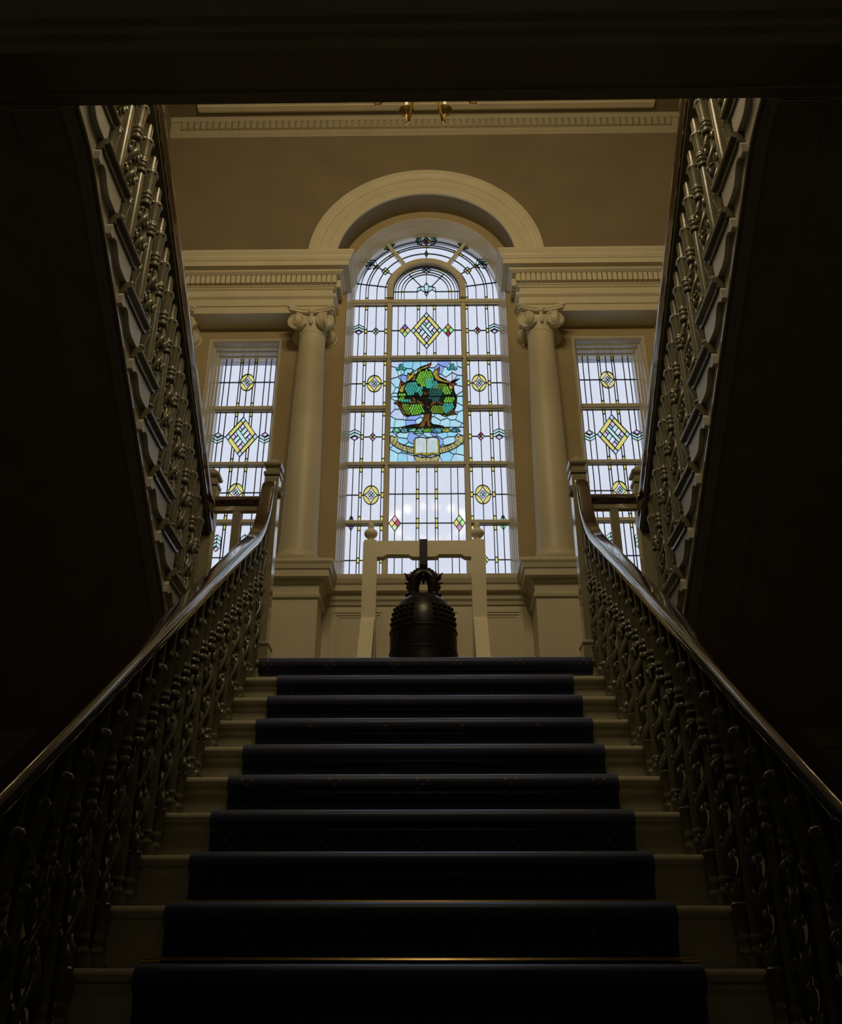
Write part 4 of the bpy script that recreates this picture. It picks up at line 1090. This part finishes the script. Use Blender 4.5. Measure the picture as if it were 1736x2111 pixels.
for i in range(9):
    t = (i+0.6)/9.4; a = 2*PI*1.45*t + (PI/2 if i % 2 else -PI/2); z = za+(zb_-za)*t
    bb.ball((0.026*math.cos(a), 0.026*math.sin(a), z), 0.013, 0.013, 0.030, 7, 5)
    bb.ball((0.034*math.cos(a+0.5), 0.034*math.sin(a+0.5), z+0.030), 0.008, 0.008, 0.012, 6, 4)
    # curling leaf
    c = Vector((0.024*math.cos(a), 0.024*math.sin(a), z-0.01)); u = Vector((math.cos(a), math.sin(a), 0))
    bb.tube([c + u*(0.016*math.sin(PI*k/6)) + Vector((0,0,0.045*k/6)) for k in range(8)], [0.004+0.004*math.sin(PI*k/7) for k in range(8)], 6)
bal_top(bb, HB)
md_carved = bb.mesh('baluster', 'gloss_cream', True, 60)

RAILP = [(-0.030, 0.0), (0.030, 0.0), (0.033, 0.012), (0.041, 0.022), (0.043, 0.034), (0.041, 0.048), (0.037, 0.056), (0.033, 0.0592), (0.0305, 0.0602), (0.029, 0.0605), (0.010, 0.0608), (-0.010, 0.0608), (-0.029, 0.0605), (-0.0305, 0.0602), (-0.033, 0.0592), (-0.037, 0.056), (-0.041, 0.048), (-0.043, 0.034), (-0.041, 0.022), (-0.033, 0.012)]
HR = 0.79
def lower_rail_z(y): return Z0+(y-Y0)*M+HR
for s in (-1, 1):
    bl = thing('balustrade', (s*BX, 3.4, Z0-8*r), '%s balustrade of the central flight with dark polished handrail and carved balusters' % SIDE[s], 'balustrade', 'balustrades')
    path = [(s*BX, y, lower_rail_z(y)) for y in [1.2+0.25*i for i in range(14)]]
    def zz(y, h): return Z0+(y-Y0)*M+h
    for y, h in ((4.60, 0.785), (4.72, 0.783), (4.80, 0.785), (4.87, 0.80), (4.93, 0.825), (4.98, 0.862), (5.02, 0.91), (5.048, 0.965), (5.066, 1.010), (5.080, 1.045), (5.094, 1.068), (5.108, 1.074), (5.125, 1.068)):
        path.append((s*BX, y, zz(y, h)))
    mb = MB(); mb.sweep(RAILP, path, (1, 0, 0)); mb.build('handrail', 'mahogany', bl, True, 28)
    for n in range(0, 13):
        zt = Z0-n*r-0.012
        for dy, md, H0 in ((0.062, md_plain, HA), (0.062+g/2, md_carved, HB)):
            y = Y0-n*g+dy
            if y > NY-0.09: continue
            o = place('baluster', md, bl, (s*BX, y, zt)); o.scale = (1, 1, (lower_rail_z(y)+0.004-zt)/H0)
            o.rotation_euler = (0, 0, 0 if s < 0 else PI)

# newel posts
def newel(x, y, z0, z1, label, inner, rosette=True):
    t = thing('newel_post', (x, y, z0), label, 'newel post', 'newel posts on the landing'); h = 0.046
    mb = MB(); mb.box(x-h, x+h, y-h, y+h, z0, z1-0.13)
    mb.build('shaft', 'newel_paint', t)
    pth = [(x-h, y+h), (x+h, y+h), (x+h, y-h), (x-h, y-h)]
    ring = [(x+h, y+h), (x+h, y-h), (x-h, y-h), (x-h, y+h), (x+h, y+h)]
    def mring(mb, prof):
        n = len(prof); vs, fs = [], []
        for (sx_, sy_) in ((1,1),(1,-1),(-1,-1),(-1,1)):
            for p, z in prof: vs.append((x+sx_*(h+p), y+sy_*(h+p), z))
        for c in range(4):
            d = (c+1) % 4
            for j in range(n-1): fs.append((c*n+j, d*n+j, d*n+j+1, c*n+j+1))
        mb.add(vs, [tuple(q) for q in fs])
    mb = MB(); mring(mb, [(0, z0), (0.016, z0), (0.016, z0+0.075), (0.020, z0+0.082), (0.024, z0+0.090), (0.020, z0+0.098), (0.008, z0+0.108), (0.0, z0+0.115)])
    mb.build('base_moulding', 'newel_paint', t)
    mb = MB(); zt = z1
    mring(mb, [(0, zt-0.135), (0.0, zt-0.13), (0.006, zt-0.125), (0.008, zt-0.108), (0.002, zt-0.100), (-0.006, zt-0.095), (-0.006, zt-0.068), (0.004, zt-0.064), (0.010, zt-0.056), (0.012, zt-0.044), (0.009, zt-0.040), (-0.0455, zt+0.022)])
    mb.build('cap', 'newel_paint', t)
    if rosette:
        sx_ = inner; m2 = MB(); zr = z1-0.235; m2.lathe([(0.040, 0.0), (0.042, 0.008), (0.034, 0.012), (0.014, 0.016), (0.006, 0.022)], (x+sx_*h, y, zr), 16, (sx_, 0, 0))
        for k in range(10):
            a = 2*PI*k/10; m2.ball((x+sx_*(h+0.012), y+0.031*math.cos(a), zr+0.031*math.sin(a)), 0.008, 0.009, 0.009, 6, 4)
        m2.build('rosette', 'newel_paint', t, True)
for s in (-1, 1):
    newel(s*0.975, NY, ZL-0.010, 2.985, '%s newel post at the head of the central flight, carrying the curved rail end' % SIDE[s], -s)
    newel(s*1.368, NY, ZL-0.010, 2.915, '%s newel post at the foot of the upper flight, before the side window' % SIDE[s], -s, False)
    lr = thing('landing_rail', (s*1.18, NY, ZL), 'short level rail joining the two newels on the %s of the landing' % SIDE[s], 'railing', 'landing rails')
    mb = MB(); mb.sweep(RAILP, [(s*1.022 if s < 0 else 1.321, NY, 2.652), (s*1.321 if s < 0 else 1.022, NY, 2.652)], (0, 1, 0)); 
    mb.build('handrail', 'mahogany', lr, True, 40)
    mb = MB(); mb.box(s*1.022, s*1.321, NY-0.022, NY+0.022, 2.615, 2.652); mb.build('rail_fillet', 'newel_paint', lr)
    mb = MB(); mb.box(s*1.183-0.025, s*1.183+0.025, NY-0.02, NY+0.02, ZL-0.012, 2.615); mb.build('post', 'newel_paint', lr)

# ------------------------------------------------------------------ upper flights
XE, XST = 1.306, 1.362           # tread ends, string face
KT = 9
def upz(y): return zu-(y-yu)*M
sof = [(YL+0.05, upz(YL+0.05)-0.40), (2.80, upz(2.80)-0.40), (2.74, 2.988), (2.68, 3.022), (2.62, 3.048), (2.56, 3.066), (2.50, 3.078)]
bracket = [(-0.300, -0.058), (-0.315, -0.085), (-0.312, -0.125), (-0.285, -0.128), (-0.262, -0.108), (-0.235, -0.104), (-0.212, -0.122), (-0.190, -0.150), (-0.160, -0.172), (-0.128, -0.182), (-0.098, -0.190), (-0.075, -0.200), (-0.030, -0.200), (-0.030, -0.058)]
bracket = [(y, max(z, -0.1785)) for y, z in bracket]
for s in (-1, 1):
    uf = thing('staircase', (s*1.9, 4.0, ZL), '%s upper return flight with scroll brackets, rising towards the viewer' % SIDE[s], 'staircase', 'flights of stairs')
    prof = [(-y, z) for y, z in tread_prof(0, 0, g+0.045)]
    for k in range(-1, KT):
        y, z = yu-k*g, zu+k*r
        m_t = MB(s); m_t.prism(prof, XE+0.02, XW-0.004, 'x'); 
        # return nosing along the tread end
        m_t.prism([(XE+0.018-0.018*math.sin(PI*i/8), -0.018+0.018*math.cos(PI*i/8)) for i in range(9)] + [(XE+0.020, -0.038), (XE+0.022, -0.058), (XE+0.057, -0.060), (XE+0.057, 0)], -g-0.062, -0.0, 'y')
        key = 'utread%d' % s
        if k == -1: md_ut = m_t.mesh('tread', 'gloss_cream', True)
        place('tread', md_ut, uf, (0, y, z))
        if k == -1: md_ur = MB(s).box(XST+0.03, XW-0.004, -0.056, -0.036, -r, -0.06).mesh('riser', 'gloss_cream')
        place('riser', md_ur, uf, (0, y, z))
        if k == -1: md_br = MB(s).prism(bracket, XST-0.026, XST+0.001, 'x').mesh('bracket', 'string_white')
        if k >= 0: place('bracket', md_br, uf, (0, y, z))
    # cut string with stepped top
    pl = list(sof)
    pl += [(2.50, zu+(KT-1)*r-0.03)]
    for k in range(KT-1, -2, -1):
        y, z = yu-k*g, zu+k*r
        pl += [(y-g-0.04 if k < KT-1 else 2.50, z-0.05), (y-0.04, z-0.05)]
    pl += [(YL+0.05, zu-r-0.05)]
    cl = [pl[0]]
    for q in pl[1:]:
        if (Vector(q)-Vector(cl[-1])).length > 1e-4: cl.append(q)
    mb = MB(s); mb.prism(cl, XST, XST+0.05, 'x'); mb.build('string', 'string_white', uf)
    mb = MB(s); mb.tube([(XST-0.002, y, z+0.008) for y, z in sof], 0.012, 10); mb.build('string_bead', 'newel_paint', uf, True)
    mb = MB(s); mb.tube([(XST+0.05, y, z-0.006) for y, z in sof], 0.016, 8); mb.build('soffit_bead', 'hall_paint', uf, True)
    so = list(sof) + [(y, z+0.04) for y, z in sof[::-1]]
    mb = MB(s); mb.prism(so, XST+0.05, XW-0.004, 'x'); mb.build('soffit', 'hall_paint', uf)
    so2 = [(y, z-0.012) for y, z in sof] + [(y, z+0.005) for y, z in sof[::-1]]
    mb = MB(s); mb.prism(so2, XST+0.06, 1.62, 'x'); mb.build('soffit_margin', 'hall_paint', uf)
    # banister
    ub = thing('balustrade', (s*UX, 3.8, zu), '%s upper balustrade with dark handrail, climbing from the landing towards the viewer' % SIDE[s], 'balustrade', 'balustrades')
    RAILU = [(a*1.05, b*1.75) for a, b in RAILP]
    xr = s*1.348
    path = [(xr, y, upz(y)+0.795) for y in (2.25, 2.8, 3.4, 4.0, 4.6, 5.0, NY-0.05)]
    mb = MB(); mb.sweep(RAILU, path, (1, 0, 0)); mb.build('handrail', 'mahogany', ub, True, 40)
    fil = [(-0.030, -0.022), (0.030, -0.022), (0.030, 0.002), (-0.030, 0.002)]
    mb = MB(); mb.sweep(fil, [(s*1.356, p[1], p[2]) for p in path], (1, 0, 0)); mb.build('rail_fillet', 'gloss_cream', ub)
    for k in range(-1, KT):
        for dy, md, H0 in ((0.062, md_plain, HA), (0.062+g/2, md_carved, HB)):
            y = yu-k*g-dy; zt = zu+k*r
            o = place('baluster', md, ub, (s*UX, y, zt)); o.scale = (1, 1, (upz(y)+0.778-zt)/H0)
            o.rotation_euler = (0, 0, PI/2 if s < 0 else -PI/2)

# ------------------------------------------------------------------ bell in its frame
FY = 5.60
bf = thing('bell_stand', (-0.012, FY, ZL), 'cream wooden frame with ball finials holding the bell on the landing', 'bell stand')
for s in (-1, 1):
    x = -0.012+s*0.360
    mb = MB(); mb.box(x-0.047, x+0.047, FY-0.035, FY+0.035, ZL, 2.60); po = mb.build('post', 'stand_paint', bf)
    mb = MB(); mb.prism([(x-0.047, 2.60), (x+0.047, 2.60), (x+0.040, 2.622), (x-0.040, 2.622)], FY-0.03, FY+0.03, 'y'); mb.build('post_cap', 'stand_paint', po)
    mb = MB(); mb.prism([(FY-0.30, ZL), (FY+0.30, ZL), (FY+0.30, ZL+0.05), (FY+0.09, ZL+0.38), (FY+0.035, ZL+0.42), (FY-0.035, ZL+0.42), (FY-0.09, ZL+0.38), (FY-0.30, ZL+0.05)], x-0.043, x+0.043, 'x'); mb.build('foot', 'stand_paint', po)
    mb = MB(); mb.lathe([(0.018, 0), (0.020, 0.02), (0.030, 0.03), (0.042, 0.045), (0.046, 0.06), (0.042, 0.075), (0.028, 0.088), (0.018, 0.094), (0.020, 0.108), (0.022, 0.12), (0.018, 0.135), (0.004, 0.143)], (x, FY, 2.620), 18); mb.build('finial', 'stand_paint', po, True)
bx0, bx1 = -0.325, 0.301
mb = MB(); mb.prism([(bx0, 2.612), (bx1, 2.612), (bx1, 2.495), (0.26, 2.495), (0.235, 2.512), (0.09, 2.512), (0.065, 2.495), (-0.09, 2.495), (-0.115, 2.512), (-0.26, 2.512), (-0.285, 2.495), (bx0, 2.495)], FY-0.032, FY+0.032, 'y'); mb.build('crossbeam', 'stand_paint', bf)
BXC = -0.016
be = thing('bell', (BXC, FY, ZL+0.055), 'dark bronze temple bell with studs and dragon loop, hung by a strap', 'bell')
zb0 = ZL+0.055
bp_ = [(0.205, 0.0), (0.222, 0.0), (0.224, 0.03), (0.218, 0.06), (0.216, 0.13), (0.215, 0.26), (0.210, 0.33), (0.200, 0.385), (0.185, 0.425), (0.163, 0.452), (0.160, 0.462), (0.150, 0.470), (0.135, 0.486), (0.110, 0.503), (0.106, 0.512), (0.085, 0.522), (0.04, 0.53), (0.01, 0.532)]
mb = MB(); mb.lathe(bp_, (BXC, FY, zb0), 40)
for zz_ in (0.16, 0.30): mb.tube([(BXC+0.2155*math.cos(2*PI*i/40), FY+0.2155*math.sin(2*PI*i/40), zb0+zz_-0.04) for i in range(40)], 0.006, 6, True)
for q in range(4):
    a = PI/4+q*PI/2; mb.box(0, 0, 0, 0, 0, 0) if False else None
    mb.tube([(BXC+0.216*math.cos(a), FY+0.216*math.sin(a), zb0+0.06), (BXC+0.214*math.cos(a), FY+0.214*math.sin(a), zb0+0.28)], 0.008, 6)
mb.build('body', 'bronze', be, True)
md_stud = MB().ball((0,0,0), 0.0145, 0.0145, 0.0145, 8, 6).mesh('stud', 'bronze', True)
for row, (zz_, rr) in enumerate(((0.300, 0.214), (0.335, 0.210), (0.370, 0.204), (0.403, 0.194))):
    for q in range(4):
        for k in range(5):
            a = PI/2*q + PI/4 + (k-2)*0.21; place('stud', md_stud, be, (BXC+rr*math.cos(a), FY+rr*math.sin(a), zb0+zz_))
zt = zb0+0.525
mb = MB()
for s in (-1, 1):
    pth = [(BXC+s*0.062, FY, zt-0.03), (BXC+s*0.064, FY, zt+0.02), (BXC+s*0.066, FY, zt+0.07), (BXC+s*0.058, FY, zt+0.12), (BXC+s*0.036, FY, zt+0.150), (BXC+s*0.008, FY, zt+0.165)]
    mb.tube(pth, [0.034, 0.036, 0.040, 0.044, 0.044, 0.036], 10)
    mb.ball((BXC+s*0.070, FY-0.004, zt+0.010), 0.036, 0.034, 0.026, 10, 6)         # head resting on the crown
    mb.ball((BXC+s*0.104, FY-0.006, zt+0.004), 0.018, 0.022, 0.014, 8, 5)
    for k, (dx, dz) in enumerate(((0.10, 0.045), (0.112, 0.085), (0.10, 0.125), (0.075, 0.16))):
        mb.lathe([(0.012, 0), (0.008, 0.012), (0.001, 0.028)], (BXC+s*(dx-0.01), FY, zt+dz), 7, (s*1.0, 0, 0.5))
    for dx, dz, q_ in ((0.095, 0.125, 0.024), (0.108, 0.140, 0.014), (0.060, 0.045, 0.030), (0.098, 0.060, 0.018), (0.035, 0.178, 0.022)): mb.ball((BXC+s*dx, FY-0.006, zt+dz), q_, q_, q_*0.9, 8, 5)
    mb.lathe([(0.010, 0), (0.006, 0.018), (0.001, 0.034)], (BXC+s*0.105, FY, zt+0.145), 7, (s*1.0, 0, 0.8))
    mb.ball((BXC+s*0.082, FY, zt+0.085), 0.026, 0.03, 0.024, 8, 5); mb.ball((BXC+s*0.055, FY, zt+0.145), 0.028, 0.03, 0.024, 8, 5)
    mb.lathe([(0.010, 0), (0.007, 0.02), (0.001, 0.04)], (BXC+s*0.062, FY, zt+0.150), 7, (s*1.0, 0, 0.25))
mb.ball((BXC, FY, zt+0.165), 0.040, 0.034, 0.030, 10, 6); mb.ball((BXC, FY-0.02, zt+0.135), 0.018, 0.016, 0.022, 8, 5); mb.lathe([(0.012, 0), (0.009, 0.02), (0.001, 0.03)], (BXC, FY, zt+0.115), 8, (0, 0, -1))
mb.build('dragon_loop', 'bronze', be, True, 60)
st = MB(); hw = 0.026
st.sweep([(-hw, -0.004), (hw, -0.004), (hw, 0.004), (-hw, 0.004)], [(BXC, FY-0.012, zt+0.158), (BXC, FY-0.037, zt+0.21), (BXC, FY-0.038, 2.50), (BXC, FY-0.038, 2.614), (BXC, FY-0.030, 2.620), (BXC, FY+0.030, 2.620), (BXC, FY+0.038, 2.614), (BXC, FY+0.038, 2.50), (BXC, FY+0.037, zt+0.21), (BXC, FY+0.012, zt+0.158)], (1, 0, 0))
tag(st.build('strap', 'strap_navy'), 'dark navy strap looped over the crossbeam to carry the bell', 'strap')

# ------------------------------------------------------------------ chandelier
def chandelier(CHX, CHY, CHZ, n_arms, spread, watts, label):
    ch = thing('chandelier', (CHX, CHY, CHZ), label, 'chandelier', 'chandeliers')
    mb = MB(); mb.lathe([(0.004, -0.02), (0.025, 0.0), (0.04, 0.03), (0.025, 0.06), (0.02, 0.10), (0.05, 0.15), (0.06, 0.20), (0.04, 0.25), (0.02, 0.28), (0.018, 0.55), (0.035, 0.58), (0.015, 0.62)], (CHX, CHY, CHZ+0.08), 16); mb.build('stem', 'dark_brass', ch, True)
    mb = MB(); zc = CHZ+0.70; k = 0
    while zc < ZC-0.04:
        pts_ = [(CHX+(0.016*math.cos(2*PI*i/12) if k % 2 else 0), CHY+(0 if k % 2 else 0.016*math.cos(2*PI*i/12)), zc+0.03*math.sin(2*PI*i/12)) for i in range(12)]
        mb.tube(pts_, 0.004, 6, True); zc += 0.048; k += 1
    mb.lathe([(0.01, -0.05), (0.04, -0.03), (0.06, -0.01), (0.05, -0.001)], (CHX, CHY, ZC), 16); mb.build('chain', 'dark_brass', ch, True)
    for i in range(n_arms):
        a = PI/2 + PI/n_arms + i*2*PI/n_arms; u = Vector((math.cos(a), math.sin(a), 0)); c = Vector((CHX, CHY, CHZ))
        P_ = lambda rr, z: c + u*(rr*spread) + Vector((0, 0, z))
        mb = MB(); mb.tube([P_(0.03, 0.22), P_(0.10, 0.27), P_(0.18, 0.22), P_(0.25, 0.12), P_(0.31, 0.035), P_(0.355, 0.004), P_(0.385, 0.016), P_(0.40, 0.06), P_(0.405, 0.13), P_(0.405, 0.16)], [0.010]*5 + [0.009]*5, 8); ar = mb.build('arm', 'brass', ch, True)
        mb = MB(); mb.lathe([(0.008, 0.10), (0.012, 0.12), (0.010, 0.125), (0.03, 0.145), (0.05, 0.16), (0.052, 0.166), (0.016, 0.168), (0.015, 0.18)], P_(0.405, 0), 16); mb.build('drip_pan', 'dark_brass', ar, True)
        mb = MB(); mb.lathe([(0.011, 0.17), (0.011, 0.25)], P_(0.405, 0), 12); mb.build('candle', 'bulb_base', ar, True)
        mb = MB(); mb.lathe([(0.006, 0.25), (0.015, 0.27), (0.017, 0.285), (0.010, 0.315), (0.002, 0.335)], P_(0.405, 0), 12); mb.build('flame_bulb', 'bulb_glow', ar, True)
        ld = bpy.data.lights.new('candle_light', 'POINT'); ld.energy = watts; ld.color = (1.0, 0.80, 0.49); ld.shadow_soft_size = 0.05
        lo = bpy.data.objects.new('candle_light', ld); COL.objects.link(lo); lo.location = P_(0.405, 0.39); adopt(lo, ch)
chandelier(0.015, 4.00, 5.195, 10, 1.06, CHANDELIER_W, 'brass chandelier with curved candle arms, its lower arms just showing under the beam')
chandelier(0.0, 1.90, 5.45, 16, 1.35, GALLERY_W, 'larger lit brass chandelier over the gallery, hidden behind the beam')
# ------------------------------------------------------------------ unseen light added to the hall behind the viewer
def fill_globe(x, y, z, zc, watts, label, name, cat, rad=0.13):
    t = thing(name, (x, y, z), label, cat, 'added hall lights')
    mb = MB(); mb.tube([(x, y, z+rad*0.9), (x, y, zc-0.02)], 0.008, 8); mb.lathe([(0.05, 0.03), (0.06, 0.0)], (x, y, zc-0.03), 16); mb.build('rod', 'dark_brass', t, True)
    mb = MB(); mb.lathe([(0.05, rad*0.86), (0.055, rad*0.95), (0.03, rad*1.1), (0.01, rad*1.15)], (x, y, z), 16); mb.build('gallery', 'dark_brass', t, True)
    mb = MB(); mb.ball((x, y, z), rad, rad, rad, 20, 12); m_ = 'globe_glow_%s' % name
    if m_ not in MATS: emis(m_, (1.0, 0.83, 0.55), watts/(4*PI*PI*rad*rad))
    mb.build('globe', m_, t, True)
fill_globe(0, -2.0, 1.9, 3.44, HALL_FILL_W, 'added dim globe as unseen lantern in the lower hall behind the viewer', 'hall_fill', 'fill')
# ------------------------------------------------------------------ tidy: helper property
for o in bpy.data.objects:
    if '_wl' in o.keys(): del o['_wl']
